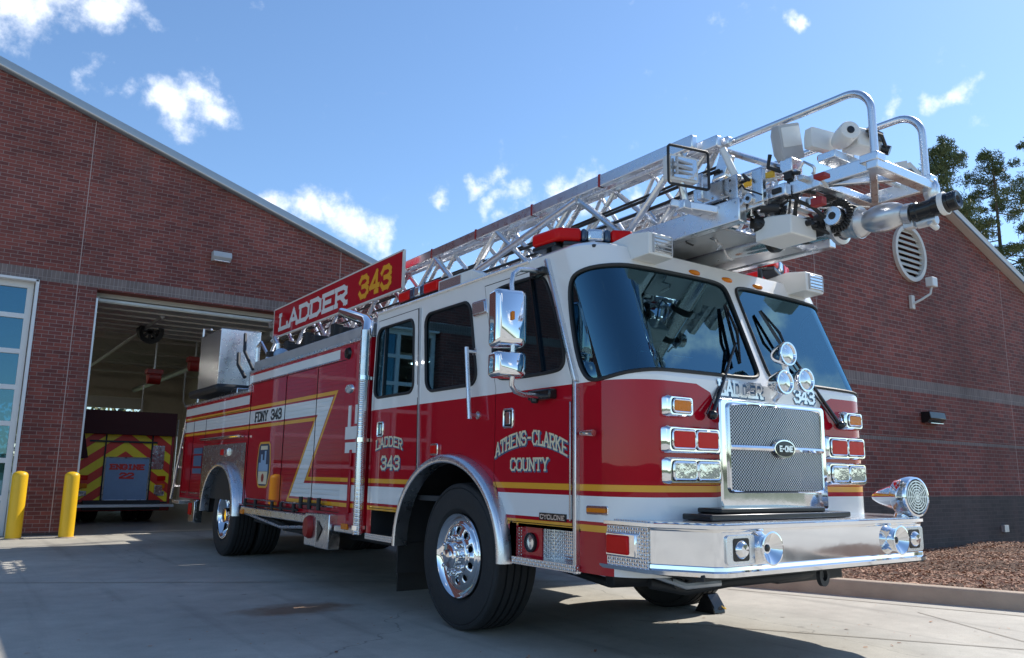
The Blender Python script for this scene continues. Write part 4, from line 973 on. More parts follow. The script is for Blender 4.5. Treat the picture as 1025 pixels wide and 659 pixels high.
# ---- roof lamps on the cab
for s in (-1, 1):
    B = MB('white_box'); x = s*.82
    P0 = [(x+s*.02, .62, 2.64), (x-.20, .50, 2.66)]
    B.prism([(x-.11, .175, 2.515), (x-.11, .175, 2.66), (x-.11, .34, 2.685), (x-.11, .56, 2.66), (x-.11, .50, 2.50)], (.22, 0, 0)); o = B.build('flood_light', roof, bevel=.006)
    B = MB('clearlens'); B.box((x+.01, .170, 2.588), (.155, .012, .105)); B.build('lens', o, bevel=.004)
    B = MB('grey_box')
    for k in range(4): B.box((x+.01, .160, 2.55+.025*k), (.155, .006, .004))
    B.box((x-.072, .17, 2.588), (.010, .012, .12)); B.box((x+.092, .17, 2.588), (.010, .012, .12)); B.build('grating', o)
    # light bar: angled outer pod and front pod
    A_ = [(-1.05, 1.17), (-1.03, .93), (-.60, .70)] if s < 0 else [(1.05, 1.05), (1.02, .64), (.62, .46)]
    B = MB('black_gloss')
    for p, q_ in zip(A_, A_[1:]): B.bar((*p, 2.725), (*q_, 2.725), .13, .03)
    for (a_, b_) in (A_[0], A_[2]): B.cyl((a_*.97, b_+(.04 if b_ < .8 else -.08), 2.62), (a_*.97, b_+(.04 if b_ < .8 else -.08), 2.73), .02, n=10)
    lo_ = B.build('light_bar', roof, bevel=.006)
    def pod(p, q_, mat, k0, k1, h=.095):
        p = Vector((*p, 2.79)); q_ = Vector((*q_, 2.79)); B = MB(mat); B.bar(p.lerp(q_, k0), p.lerp(q_, k1), .15, h); return B.build('lens', lo_, bevel=.022, seg=3)
    pod(A_[0], A_[1], 'redlens', 0, 1.15); pod(A_[1], A_[2], 'redlens', -.1, .26); pod(A_[1], A_[2], 'navy', .26, .35); pod(A_[1], A_[2], 'clearlens', .35, .60); pod(A_[1], A_[2], 'navy', .60, .70); pod(A_[1], A_[2], 'redlens', .70, 1.02)
for x in (-.33, .01, .35):
    B = MB('amber'); B.ball((x, .350, 2.515), (.062, .035, .022)); B.build('marker_light', roof)
B = MB('white_box'); B.box((-1.12, 2.16, 2.675), (.10, .52, .105)); B.prism([(-1.17, 1.90, 2.63), (-1.17, 1.90, 2.725), (-1.17, 1.70, 2.64)], (.1, 0, 0)); o = B.build('side_flood_light', roof, bevel=.006)
B = MB('clearlens'); B.box((-1.173, 2.22, 2.675), (.01, .34, .075)); B.build('lens', o)
B = MB('black_gloss'); B.box((-1.11, 2.80, 2.66), (.10, .66, .04)); o = B.build('side_light_bar', roof)
for (y, w, m) in ((3.05, .2, 'redlens'), (2.89, .09, 'navy'), (2.80, .10, 'clearlens'), (2.71, .08, 'navy'), (2.56, .24, 'redlens')):
    B = MB(m); B.box((-1.125, y, 2.71), (.10, w, .09)); B.build('lens', o, bevel=.014)

# ---- body behind the cab (flat sides)
BX = -1.25
bm_ = lambda a, b: Vector((BX, a, b)); nx = lambda v: Vector((-1, 0, 0))
BODY = [(3.53, .60), (4.70, .60), (4.70, .70), (10.45, .70), (10.45, 2.15), (7.12, 2.15), (7.12, 2.395), (3.53, 2.395)]
def zlay(a=0, r=0, g=2, w=1):
    Y1 = [(10.6, 1.925), (4.295, 1.925), (4.99, 1.056), (3.4, 1.056)]; Y2 = [(10.6, 1.68), (4.83, 1.68), (5.53, .82), (3.4, .82)]
    return [([(10.6, 1.885), (4.37, 1.885), (5.06, 1.010), (3.4, 1.010), (3.4, .862), (5.46, .862), (4.77, 1.722), (10.6, 1.722)], w),
            (rect(4.24, 7.125, 2.258, 2.352), w), (rect(7.13, 10.6, 1.985, 2.10), w), (stroke(Y1, .038), g), (stroke(Y2, .038), g)]
ZL = zlay()
doors = [(9.90, 10.40, .74, 1.92, 0), (9.20, 9.88, .74, 1.92, 1), (7.14, 9.18, 1.52, 1.92, 1), (5.80, 7.08, .74, 2.235, 0), (4.84, 5.78, .74, 2.235, 1), (4.08, 4.82, .74, 2.235, 1)]
wheel_hole = [(8.04+.80*math.cos(PI-PI*i/24), .56+.66*math.sin(PI-PI*i/24)) for i in range(25)]
WH = [(7.275, .60)]+[(8.04-.765*math.cos(PI*i/24), .56+.645*math.sin(PI*i/24)) for i in range(25)]+[(8.805, .60)]
hs = [rect(a, b, c, d) for a, b, c, d, _ in doors]
body = panel('body_side', BODY, hs+[WH], ZL, bm_, nx, ['red', 'white', 'gold'], truck, None, smooth=False)
for a, b, c, d, sl in doors:
    e = .006; wh_ = [(p[0], p[1]) for p in WH]
    m = ['red_s', 'white_s', 'gold_s'] if sl else ['red', 'white', 'gold']
    o = panel('compartment_door', rect(a+e, b-e, c+e, d-e), [], ZL, lambda p, q: Vector((BX+.006, p, q)), nx, m, truck, None, smooth=False)
    B = MB('steel'); B.tube([(BX-.012, a+.12, c+.05), (BX-.012, b-.12, c+.05)], .010, 8); B.build('handle', o)
B = MB('under', 'red'); B.box((.0, 5.32, 1.50), (2.47, 3.55, 1.70)); B.box((0, 8.79, 1.42), (2.47, 3.30, 1.36)); B.build('body_core', truck, smooth=False)
B = MB('red', 'white'); B.box((1.245, 5.32, 1.50), (.012, 3.58, 1.79)); B.box((1.245, 8.8, 1.42), (.012, 3.30, 1.45)); B.box((0, 10.452, 1.42), (2.5, .012, 1.45)); B.box((0, 3.526, 1.49), (2.5, .012, 1.80)); B.build('body_panel', truck, smooth=False)
B = MB('diamond'); B.box((0, 5.32, 2.400), (2.5, 3.6, .012)); B.box((0, 8.80, 2.157), (2.5, 3.32, .012)); B.build('top_deck', truck, smooth=False)
B = MB('alu'); B.bar((BX-.012, 3.53, 2.395), (BX-.012, 7.13, 2.395), .03, .03); B.bar((BX-.012, 7.13, 2.155), (BX-.012, 10.46, 2.155), .03, .03); B.bar((BX-.012, 7.125, 2.15), (BX-.012, 7.125, 2.40), .03, .02, up=(1, 0, 0)); B.build('edge_trim', truck, smooth=False)
# running trim strips over the doors
B = MB('steel')
for (y0, y1, z) in ((4.24, 7.12, 2.247),): B.bar((BX-.004, y0, z), (BX-.004, y1, z), .012, .012)
B.build('drip_rail', truck, smooth=False)
# stainless surround of rear wheel
SQ = [(7.13, .72), (9.20, .72), (9.20, 1.49), (7.13, 1.49)]
panel('wheel_panel', SQ, [WH[:1]+WH[1:-1]+WH[-1:]], [], lambda p, q: Vector((BX-.006, p, q)), nx, ['steel'], truck, None, smooth=False)
arch_trim(8.04, .755, .635, .56, zb=.56, w=.08)
B = MB('under'); rg = [[B.bm.verts.new((x, 8.04+.80*math.cos(PI*i/20), .56+.665*math.sin(PI*i/20))) for i in range(21)] for x in (-1.245, -.3)]
for i in range(20): B.bm.faces.new((rg[0][i], rg[0][i+1], rg[1][i+1], rg[1][i]))
B.bm.faces.new(rg[1]); B.build('wheel_well', truck)
B = MB('chrome'); B.tube([(BX-.075, 7.25, 1.575), (BX-.075, 9.1, 1.575)], .016, 10)
for y in (7.3, 8.2, 9.05): B.cyl((BX, y, 1.575), (BX-.075, y, 1.575), .012, n=8)
B.build('grab_rail', truck)
B = MB('redlens', 'clearlens', 'chrome'); B.box((BX-.014, 8.02, 1.38), (.016, .34, .11), m=2); B.box((BX-.026, 8.11, 1.38), (.02, .13, .08), m=0); B.box((BX-.026, 7.93, 1.38), (.02, .16, .08), m=1); B.build('warning_light', truck, bevel=.005)
B = MB('navyshade'); B.box((BX-.004, 9.5, 1.42), (.006, .5, .09)); B.box((BX-.004, 9.5, 1.27), (.006, .45, .16)); B.box((BX-.004, 9.5, 1.12), (.006, .5, .08))
B.build('gauge_panel', truck, bevel=.003, label='dark control labels on the rear compartment')
# front body bay: vents, switches
B = MB('alu', 'black_gloss'); B.lathe([(.0, .02), (.05, .02), (.06, 0)], (0, 0, 0), (-1, 0, 0), 20); o = B.build('fuel_door', truck); o.data.transform(Matrix.Diagonal((1, 1.5, .8, 1))); o.location = (BX, 3.95, 1.93)
B = MB('black_gloss'); B.lathe([(.0, .04), (.05, .03), (.062, 0)], (BX, 4.02, 2.29), (-1, 0, 0), 20); B.build('round_vent', truck)
B = MB('white_box')
for y, z0 in ((3.62, 1.55), (3.76, 1.60), (3.92, 1.50)): B.box((BX-.004, y, (z0+1.75)/2), (.008, .06, 1.78-z0))
B.box((BX-.004, 3.78, 1.50), (.0085, .44, .12)); B.box((BX-.004, 3.78, 1.36), (.007, .42, .10)); B.build('decal_panel', truck, smooth=False)
B = MB('red')
for y in (3.68, 3.84): B.box((BX-.010, y, .95), (.022, .05, .40)); B.box((BX-.010, y, 1.26), (.022, .04, .16))
B.build('louvre', truck, bevel=.008)
# door hardware rails
B = MB('black'); 
for (y0, y1) in ((4.45, 4.98),): B.tube([(BX-.04, y0, .80), (BX-.04, y1, .80)], .014, 8)
for y in (4.47, 4.72, 4.96): B.cyl((BX-.05, y, .75), (BX-.05, y, .87), .022, n=10)
B.build('tool_clip', truck)
B = MB('black'); B.tube([(BX-.03, 5.1, .725), (BX-.03, 7.0, .725)], .012, 8)
for y in (5.2, 5.6, 5.9, 6.5, 6.9): B.cyl((BX-.035, y, .70), (BX-.035, y, .79), .02, n=10)
B.build('latch_rail', truck)
B = MB('alu'); B.box((BX-.02, 5.88, .65), (.06, 2.28, .085)); B.build('rub_rail', truck, bevel=.01)
B = MB('alu'); B.box((BX-.02, 3.80, .60), (.06, .52, .06)); B.build('rub_rail', truck, bevel=.01)
for y in (6.93, 3.80):
    B = MB('amber'); B.box((BX-.055, y, .63), (.02, .14, .055)); B.build('marker_light', truck, bevel=.008)
# FDNY lettering, crest
text('lettering', 'FDNY 343', lambda a, b, o: Vector((BX+.006-o, 6.86-a, 1.735+b)), .96, .13, .024, 'blackletter', truck, .26, off=.003)
def shield(y0, y1, z0, z1, mat, off, k=0):
    w = (y1-y0); cx = (y0+y1)/2
    P = [(-.32, 1), (.32, 1), (.42, .94), (.5, .60), (.5, .30), (.36, .04), (.26, 0), (-.26, 0), (-.36, .04), (-.5, .30), (-.5, .60), (-.42, .94)]
    B = MB(mat); B.prism([(BX+.006-off, cx+a*w, z0+b*(z1-z0)) for a, b in P], (-.0012, 0, 0)); return B.build('crest', truck, smooth=False)
cr = shield(6.16, 6.66, .93, 1.48, 'gold', .002); 
o = shield(6.19, 6.63, .955, 1.455, 'darkblue', .0035); o.parent = cr; o.name = 'field'
B = MB('ltblue', 'cream_letter', 'redobj'); X = BX+.006-.0052
B.prism([(X, 6.41+a, 1.13+b) for a, b in [(-.17, 0), (.17, 0), (.17, .1), (.10, .1), (.10, .2), (.04, .2), (.04, .13), (-.03, .13), (-.03, .24), (-.09, .24), (-.09, .08), (-.17, .08)]], (-.001, 0, 0))
B.prism([(X-.0003, 6.41+a, .975+b) for a, b in [(-.15, 0), (.15, 0), (.17, .15), (-.17, .15)]], (-.001, 0, 0), 1); B.prism([(X-.0016, 6.41+a, .99+b) for a, b in circ(0, .06, .05, 16)], (-.001, 0, 0), 2)
B.prism([(X-.0003, 6.41+a, 1.385+b) for a, b in [(-.13, 0), (.13, 0), (.12, .045), (-.12, .045)]], (-.001, 0, 0), 1)
B.build('emblem', cr, smooth=False)
# column and snorkel between cab and body
B = MB('diamond', 'steel', 'chrome'); B.cyl((-1.325, 3.47, .58), (-1.325, 3.49, 2.0), .042, n=20, m=0); B.cyl((-1.325, 3.49, 2.0), (-1.325, 3.49, 2.44), .045, n=20, m=1)
for z in (.64, 1.42, 1.99): B.cyl((-1.325, 3.48, z-.02), (-1.325, 3.48, z+.02), .05, n=20, m=2); B.bar((-1.325, 3.48, z), (-1.24, 3.48, z), .03, .03, 2)
B.build('corner_column', truck)
B = MB('chrome'); B.tube([(-1.31, 3.50, 2.36), (-1.29, 3.53, 2.44), (-1.24, 3.62, 2.52), (-1.19, 3.78, 2.59), (-1.14, 4.02, 2.655), (-1.11, 4.35, 2.75), (-1.10, 4.62, 2.83)], [.048, .052, .058, .06, .06, .055, .04], 16); B.build('exhaust_pipe', truck)
# wheel chock box, reel and steps below
B = MB('alu', 'steel'); B.box((-1.26, 4.62, .555), (.09, .36, .32)); B.box((-1.275, 4.27, .56), (.12, .34, .33), m=1); o = B.build('storage_box', truck, bevel=.008)
B = MB('redobj'); B.lathe([(.0, .06), (.07, .055), (.085, .02), (.085, 0)], (0, 0, 0), (-1, 0, 0), 24); h_ = B.build('reel', o); h_.data.transform(Matrix.Diagonal((1, 1, 1.35, 1))); h_.location = (-1.306, 4.64, .58)
B = MB('black_gloss'); B.prism([(-1.34, 4.27+.1, .66), (-1.34, 4.27-.02, .58), (-1.34, 4.27+.1, .45)], (-.004, 0, 0)); B.build('vent', o)
B = MB('under'); B.tube([(-1.2, 4.9, .52), (-1.2, 5.4, .50), (-1.2, 6.0, .56), (-1.2, 6.9, .60)], .03, 8); B.tube([(-1.1, 5.0, .45), (-1.1, 5.9, .50), (-1.1, 7.0, .52)], .025, 8); B.build('air_line', truck)
B = MB('alu'); B.tube([(-1.27, 4.9, .56), (-1.27, 5.6, .52), (-1.27, 6.9, .615)], .018, 8); B.build('step_brace', truck)
# rear end: bumper step, tail boxes, leaning ladder rails
B = MB('diamond'); B.box((0, 10.70, .62), (2.5, .5, .05)); B.build('tail_step', truck, bevel=.006)
B = MB('steel'); B.box((-1.24, 9.42, .53), (.10, .40, .33)); B.box((-1.30, 9.28, .53), (.03, .14, .30)); o = B.build('tail_light_box', truck, bevel=.008)
B = MB('redlens'); B.box((-1.30, 9.50, .56), (.03, .16, .17)); B.build('lens', o, bevel=.008)
for (x0, y0, x1) in ((-1.22, 11.05, -1.20), (-.80, 11.05, -.80)):
    B = MB('alu'); B.tube([(x0, 11.15, .66), (x1, 10.56, 2.05), (x1, 10.50, 2.17)], .022, 10); B.build('rear_rail', truck)
for k in range(4):
    B = MB('alu'); t = (k+.7)/4.6; B.tube([(-1.21, 11.15-.59*t, .66+1.39*t), (-.80, 11.15-.59*t, .66+1.39*t)], .018, 8); B.build('rung', truck)
# chassis
B = MB('under')
for s in (-.42, .42): B.box((s, 5.4, .62), (.10, 10.4, .24))
for y in (1.92, 8.04): B.cyl((-1.0, y, .52), (1.0, y, .52), .07, n=12); B.ball((0, y, .50), .19); B.box((-.42, y, .47), (.09, 1.3, .06)); B.box((.42, y, .47), (.09, 1.3, .06))
for (x, y, z, a, b, c) in ((-.75, 3.9, .62, .5, .9, .3), (.75, 4.2, .60, .5, 1.4, .34), (-.75, 5.8, .56, .5, 1.0, .26), (0, .6, .66, 1.5, .8, .30), (0, 2.6, .62, .7, 2.4, .3), (-.7, 9.9, .62, .7, .9, .22), (.7, 9.9, .62, .7, .9, .22), (-.62, .35, .52, .22, .5, .12), (.3, .1, .52, .7, .25, .1)):
    B.box((x, y, z), (a, b, c))
B.tube([(-.9, .25, .50), (-.7, .15, .46), (-.45, .05, .50), (.1, -.05, .52), (.7, .1, .5)], .035, 8); B.tube([(-.9, .6, .46), (-.5, 1.4, .42), (-.5, 1.9, .46)], .03, 8); B.cyl((-.95, .55, .50), (-.55, .45, .50), .06, n=12)
B.cyl((0, 2.8, .5), (0, 7.9, .48), .05, n=10)
B.build('chassis', truck, bevel=.01)
B = MB('alu_dull'); B.tube([(-.92, .22, .56), (-.80, .05, .50), (-.62, -.05, .52)], .022, 8); B.build('hose', truck)

# ---- wheels
def tyre_mesh(x0, x1, R_=.53, r0=.292):
    w = x1-x0; m_ = (x0+x1)/2; P = []
    prof = [(r0, .09), (r0+.015, .035), (r0+.05, .004), (r0+.11, -.004), (r0+.16, -.004), (R_-.045, .004), (R_-.040, .010), (R_-.034, .004), (R_-.012, .012), (R_-.003, .024), (R_, .045)]
    g = [.27, .41, .55, .69, .83]
    tread = []
    for k in [.25, .42, .58, .75]:
        tread += [(R_+.002, k-.028), (R_-.014, k-.022), (R_-.014, k+.022), (R_+.002, k+.028)]
    out = [(r, x0+d) for r, d in prof]+[(r, x0+w*k) for r, k in tread]+[(r, x1-d) for r, d in prof[::-1]]
    return out
def wheel(name, y, side, dual):
    r = MB('chrome'); S_ = side; xo = -1.215 if side < 0 else 1.215
    base = Vector((0, y, .53)); ax = (side, 0, 0)      # profile: (radius, distance outwards)
    o_ = 1.215; wt_ = .315
    if dual: prof = [(.300, o_-.0), (.306, o_+.0), (.302, o_-.012), (.285, o_-.03), (.272, o_-.05), (.262, o_-.13), (.255, o_-.15), (.215, o_-.155)]
    else: prof = [(.300, o_-.0), (.306, o_+.002), (.302, o_+.008), (.290, o_-.004), (.276, o_-.012), (.262, o_-.018), (.25, o_-.020), (.245, o_-.018)]
    back = [(.215, o_-.16)] if dual else [(.245, o_-.10)]
    r.lathe([(.290, o_-.25)]+prof, base, ax, 56)
    w = r.build('wheel', truck, ang=30)
    # disc with hand holes
    ra, rb, za, zb = (.216, .085, o_-.156, o_-.13) if dual else (.247, .10, o_-.019, o_+.020)
    nh = 10
    def mp(a, b):
        rr = math.hypot(a, b); t = (rr-rb)/(ra-rb); 
        return Vector((side*(zb+(za-zb)*t+.012*math.sin(PI*t)), y+a, .53+b))
    hh = [circ(math.cos(2*PI*(i+.5)/nh)*(.186 if not dual else .165), math.sin(2*PI*(i+.5)/nh)*(.186 if not dual else .165), .025, 14) for i in range(nh)]
    def nfd(v): return Vector((side, 0, 0))
    d = panel('disc', circ(0, 0, ra, 56), [circ(0, 0, rb*.9, 32)]+hh, [], mp, nfd, ['chrome'], w, None, extra=[circ(0, 0, (ra*k+rb*(1-k)), 48)+[((ra*k+rb*(1-k)), 0)] for k in (.25, .5, .8)])
    for p in d.data.polygons: p.use_smooth = True
    sd_ = d.modifiers.new('t', 'SOLIDIFY'); sd_.thickness = .014; sd_.offset = -1
    B = MB('under'); B.lathe([(.0, (o_-.06 if not dual else o_-.2)), (.24, (o_-.08 if not dual else o_-.2))], base, ax, 40); B.build('brake_drum', w)
    B = MB('chrome')
    if dual: B.lathe([(.13, o_-.13), (.13, o_-.09), (.125, o_-.08), (.10, o_-.08), (.10, o_-.02), (.095, o_-.01), (.0, o_-.008)], base, ax, 32)
    else: B.lathe([(.152, o_+.018), (.150, o_+.030), (.10, o_+.034), (.095, o_+.034), (.09, o_+.075), (.080, o_+.085), (.05, o_+.09), (.045, o_+.105), (.0, o_+.108)], base, ax, 36)
    B.build('hub', w, ang=30)
    if not dual or side < 0:
        for i in range(10):
            a = 2*PI*i/10; rr = .128 if not dual else .16; x_ = o_+.030 if not dual else o_-.135
            p = Vector((side*x_, y+rr*math.cos(a), .53+rr*math.sin(a))); B = MB('chrome'); B.lathe([(.022, 0), (.020, .006), (.017, .008), (.016, .034), (.010, .042), (.0, .044)], p, ax, 12); B.build('lug_nut', w)
    for k, (x0, x1) in enumerate(((.865, o_+.012),) if not dual else ((.905, o_+.01), (.56, .87))):
        B = MB('tyre'); pr = tyre_mesh(x0, x1)
        B.lathe(pr, base, ax, 72); 
        t = B.build('tyre', w, ang=25)
        B = MB('tyre')
        for q in (.33, .52):   # raised sidewall ribs
            pass
        B.bm.free()
    return w
wheel('wheel', 1.92, -1, False); wheel('wheel', 1.92, 1, False); wheel('wheel', 8.04, -1, True); wheel('wheel', 8.04, 1, True)
# wheel chock in front of the far front wheel
ch = empty('wheel_chock', (1.05, 1.47, 0)); tag(ch, 'black wheel chock standing against the far front tyre', 'wheel chock')
B = MB('black_gloss'); B.prism([(-.07, .14, 0), (-.07, -.08, 0), (-.07, -.07, .06), (-.07, .0, .155), (-.07, .04, .155)], (.14, 0, 0)); B.build('wedge', ch, bevel=.008)
B = MB('ladyellow'); B.tube([(.02, -.08, .06), (.02, -.10, .05), (.05, -.10, .04), (.055, -.08, .05)], .006, 6); B.build('handle', ch)

# ---- name board
sgn = MB('redobj', 'cream_trim') if False else MB('red', 'cream')
sgn.box((-.62, 6.20, 3.28), (.025, 4.10, .43)); so2 = sgn.build('name_board', truck, bevel=.004, label='raised red board reading LADDER 343')
B = MB('cream')
for z in (3.492, 3.068): B.box((-.62, 6.20, z), (.031, 4.12, .018))
for y in (4.145, 8.255): B.box((-.62, y, 3.28), (.031, .02, .44))
B.build('board_frame', so2, smooth=False)
text('lettering', 'LADDER', lambda a, b, o: Vector((-.6325-o, 8.00-a, 3.135+b)), 2.38, .265, .060, 'white', so2, .26, off=.002, depth=.003)
text('lettering', '343', lambda a, b, o: Vector((-.6325-o, 5.22-a, 3.125+b)), .79, .285, .056, 'gold', so2, .38, off=.002, depth=.003)

# ---- aerial ladder
def section(name, hw, y0b, y0t, y1, zb0, zb1, zt0, zt1, pitch, tr, railw=.05, chordw=.06, parent=None, rungs=True, ph=0):
    B = MB('alu')
    for s in (-1, 1):
        B.bar((s*hw, y0t, (zt0+zt1)/2), (s*hw, y1, (zt0+zt1)/2), railw, zt1-zt0); B.bar((s*hw, y0b, (zb0+zb1)/2), (s*hw, y1, (zb0+zb1)/2), chordw, zb1-zb0)
    sec = B.build(name, parent or truck, bevel=.008)
    for s in (-1, 1):
        B = MB('alu'); y = y0t+.12+ph; k = 0
        while y+pitch/2 < y1:
            a, b = (zt0, zb1) if k % 2 == 0 else (zb1, zt0)
            B.tube([(s*hw, y, a), (s*hw, y+pitch/2, b)], tr, 8)
            for (yy, zz, sg) in ((y, a, 1 if a == zb1 else -1),): B.prism([(s*hw-.004, yy-.07, zz), (s*hw-.004, yy+.07, zz), (s*hw-.004, yy+.02, zz+sg*.06), (s*hw-.004, yy-.02, zz+sg*.06)], (.008, 0, 0))
            y += pitch/2; k += 1
        B.build('bracing', sec)
    if rungs:
        y = y0b+.06; k = 0
        while y < min(y1, 9):
            B = MB('alu'); B.cyl((-hw, y, zb1-.03), (hw, y, zb1-.03), .017, n=8); B.build('rung', sec); y += .36
    return sec
base_s = section('ladder_section', .48, -.21, .17, 8.9, 2.715, 2.870, 3.335, 3.430, 1.14, .026, .055, .075, ph=.0)
s2 = section('ladder_section', .405, -.33, .02, 8.6, 2.80, 2.895, 3.315, 3.395, 1.0, .022, rungs=True, ph=.3)
s3 = section('ladder_section', .34, -.45, -.02, 8.4, 2.85, 2.93, 3.33, 3.39, .92, .020, rungs=False, ph=.1)
B = MB('alu')
for s in (-1, 1):
    B.tube([(s*.28, 3.0, 3.375), (s*.28, -.80, 3.375)]+[(s*.28, -.83-.155*math.sin(PI/2*k/9), 3.22+.155*math.cos(PI/2*k/9)) for k in range(10)]+[(s*.28, -.985, 3.1), (s*.28, -.985, 2.86)], .023, 14)
    B.bar((s*.28, -.99, 2.90), (s*.28, 3.0, 2.94), .045, .085)
fly = B.build('ladder_section', truck, bevel=.006, label='tip section with two curved hand rails')
for s in (-1, 1):
    B = MB('alu'); B.tube([(s*.28, .14, 3.37), (s*.28, -.48, 3.00)], .022, 8); B.tube([(s*.28, .14, 3.37), (s*.28, .45, 2.95)], .02, 8); B.tube([(s*.28, .10, 3.36), (s*.28, .10, 2.95)], .02, 8)
    for k in range(4): B.tube([(s*.28, .45+.6*k, 2.95), (s*.28, .75+.6*k, 3.36), (s*.28, 1.05+.6*k, 2.95)], .018, 8)
    B.build('bracing', fly)
# tip frame: flat cross braced end
B = MB('alu'); z = 2.885
B.bar((-.33, -.99, z), (.33, -.99, z), .07, .06); B.bar((-.31, -.62, z), (.31, -.62, z), .06, .05); B.bar((-.30, -.98, z-.005), (.30, -.64, z-.005), .045, .04); B.bar((-.25, -.64, z), (.02, -.97, z+.0), .04, .035)
B.bar((-.30, -.3, z), (.30, -.3, z), .05, .05); B.bar((-.29, -.32, z-.01), (.29, -.60, z-.01), .04, .04)
B.ball((.30, -1.0, 2.86), (.04, .05, .085)); B.box((-.29, -.975, 2.925), (.09, .11, .05)); B.box((.29, -.975, 2.925), (.09, .11, .05))
B.build('tip_frame', fly, bevel=.006)
for k in range(3):
    B = MB('alu'); B.cyl((-.28, -.82+.34*k, 2.94), (.28, -.82+.34*k, 2.94), .018, n=8); B.build('rung', fly)
# yellow webbing, cables and hoses
B = MB('ladyellow'); B.bar((-.31, .06, 3.03), (-.31, -.33, 3.035), .02, .045); B.build('strap', fly, bevel=.004)
for (x, z0, z1, r_) in ((-.44, 3.10, 3.13, .012), (-.44, 3.01, 3.05, .012), (-.36, 3.16, 3.2, .010), (.30, 3.08, 3.10, .012)):
    B = MB('black'); B.tube([(x, -.0, z1), (x, 2.0, (z0+z1)/2-.02), (x, 4, z0), (x, 8.4, z0)], r_, 6); B.build('cable', base_s)
B = MB('alu'); B.tube([(-.51, 2.93, 3.00), (-.51, 1.38, 3.30)], .030, 14); B.build('lift_handle', base_s)
for y in (1.12, 2.0, 2.9, 3.75, 4.9):
    B = MB('redobj'); B.box((-.48, y, 3.385), (.062, .02, .10)); B.build('distance_mark', base_s)
# side plates and rollers at the front of the nest
B = MB('steel'); B.box((-.485, .0, 2.965), (.03, .36, .13)); B.box((-.485, -.16, 2.90), (.05, .07, .26)); B.box((-.43, -.30, 2.93), (.04, .08, .22)); B.build('roller_plate', s2, bevel=.006)
B = MB('alu'); B.box((-.51, .09, 3.02), (.06, .05, .18)); B.box((-.40, .02, 3.10), (.05, .10, .30), Matrix.Rotation(math.radians(25), 4, 'X')); B.build('stop_bracket', s2, bevel=.008)
B = MB('white_box'); B.bar((-.46, -.05, 3.26), (-.40, -.16, 2.92), .055, .045); B.build('light_tube', s2, bevel=.012)
for (x, y, z, d) in ((-.36, -.20, 2.72, .05), (-.30, -.12, 2.76, .035), (-.40, -.28, 2.80, .03)):
    B = MB('black'); B.cyl((x, y, z), (x+.07, y-.09, z-.01), d, n=14); B.build('connector', s2)
B = MB('redobj'); B.box((-.50, -.05, 2.765), (.01, .03, .05)); B.build('reflector', base_s)
# trays and waterway under the sections
B = MB('alu_dull'); B.box((0, 4.2, 2.735), (.84, 8.4, .02)); B.build('belly_plate', base_s)
B = MB('steel'); B.cyl((.02, 7, 2.74), (.02, .30, 2.74), .085, n=24); B.cyl((.02, .30, 2.74), (.02, -.55, 2.70), .075, n=24)
wwy = B.build('waterway', truck, label='round water pipe under the ladder sections')
B = MB('black')
for (y, w) in ((-.05, .04), (-.30, .045), (-.42, .10)): B.cyl((.02, y, 2.722), (.02, y-w, 2.718), .088, n=24)
B.build('pipe_ring', wwy)
B = MB('satin'); B.tube([(.02, -.50, 2.70), (.02, -.62, 2.69), (.02, -.70, 2.68)], [.082, .085, .10], 20); B.lathe([(.10, -.03), (.125, -.025), (.125, .0), (.10, .01)], (.02, -.56, 2.70), (0, -1, 0), 28, closed=True); B.ball((.0, -.86, 2.665), (.085, .15, .085), n=32); B.ball((.02, -.68, 2.68), (.095, .09, .095), n=28); B.cyl((.0, -.99, 2.65), (.0, -1.03, 2.645), .062, n=20)
mon = B.build('water_monitor', truck, ang=50, label='polished elbow of the water cannon at the ladder tip')
B = MB('black_gloss', 'cream'); B.lathe([(.0, -.0), (.042, .0), (.056, .02), (.056, .045), (.050, .05), (.050, .13), (.057, .135), (.060, .17), (.064, .175), (.064, .20), (.056, .205), (.050, .22), (.055, .225), (.055, .265), (.045, .27), (.025, .265), (.0, .24)], (0, -1.02, 2.645), (.02, -1, .06), 28)
B.build('nozzle', mon, ang=30)
B = MB('white_box'); B.lathe([(.0600, .172), (.0665, .176), (.0665, .200), (.0600, .204)], (0, -1.02, 2.645), (.02, -1, .06), 28, closed=True); B.build('nozzle_band', mon)
B = MB('alu_dull'); B.cyl((.03, -1.04, 2.585), (.03, -1.15, 2.585), .03, n=12); B.cyl((.0, -1.12, 2.57), (.08, -1.12, 2.55), .018, n=10); B.box((.02, -1.0, 2.59), (.06, .06, .05)); B.build('nozzle_motor', mon, bevel=.004)
B = MB('black'); pts = []
for i in range(240):
    a = 2*PI*i/240*1.0; tw = 2*PI*i/240*30
    rr = .085+.016*math.cos(tw); pts.append((-.10+.03+.016*math.sin(tw), -.60+rr*math.cos(a), 2.73+rr*math.sin(a)))
B.tube(pts, .0075, 6, loop=True); B.build('coil_hose', mon)
B = MB('alu_dull'); B.lathe([(.0, .03), (.05, .03), (.055, 0)], (-.07, -.60, 2.73), (-1, 0, 0), 20); B.build('gear_cover', mon)
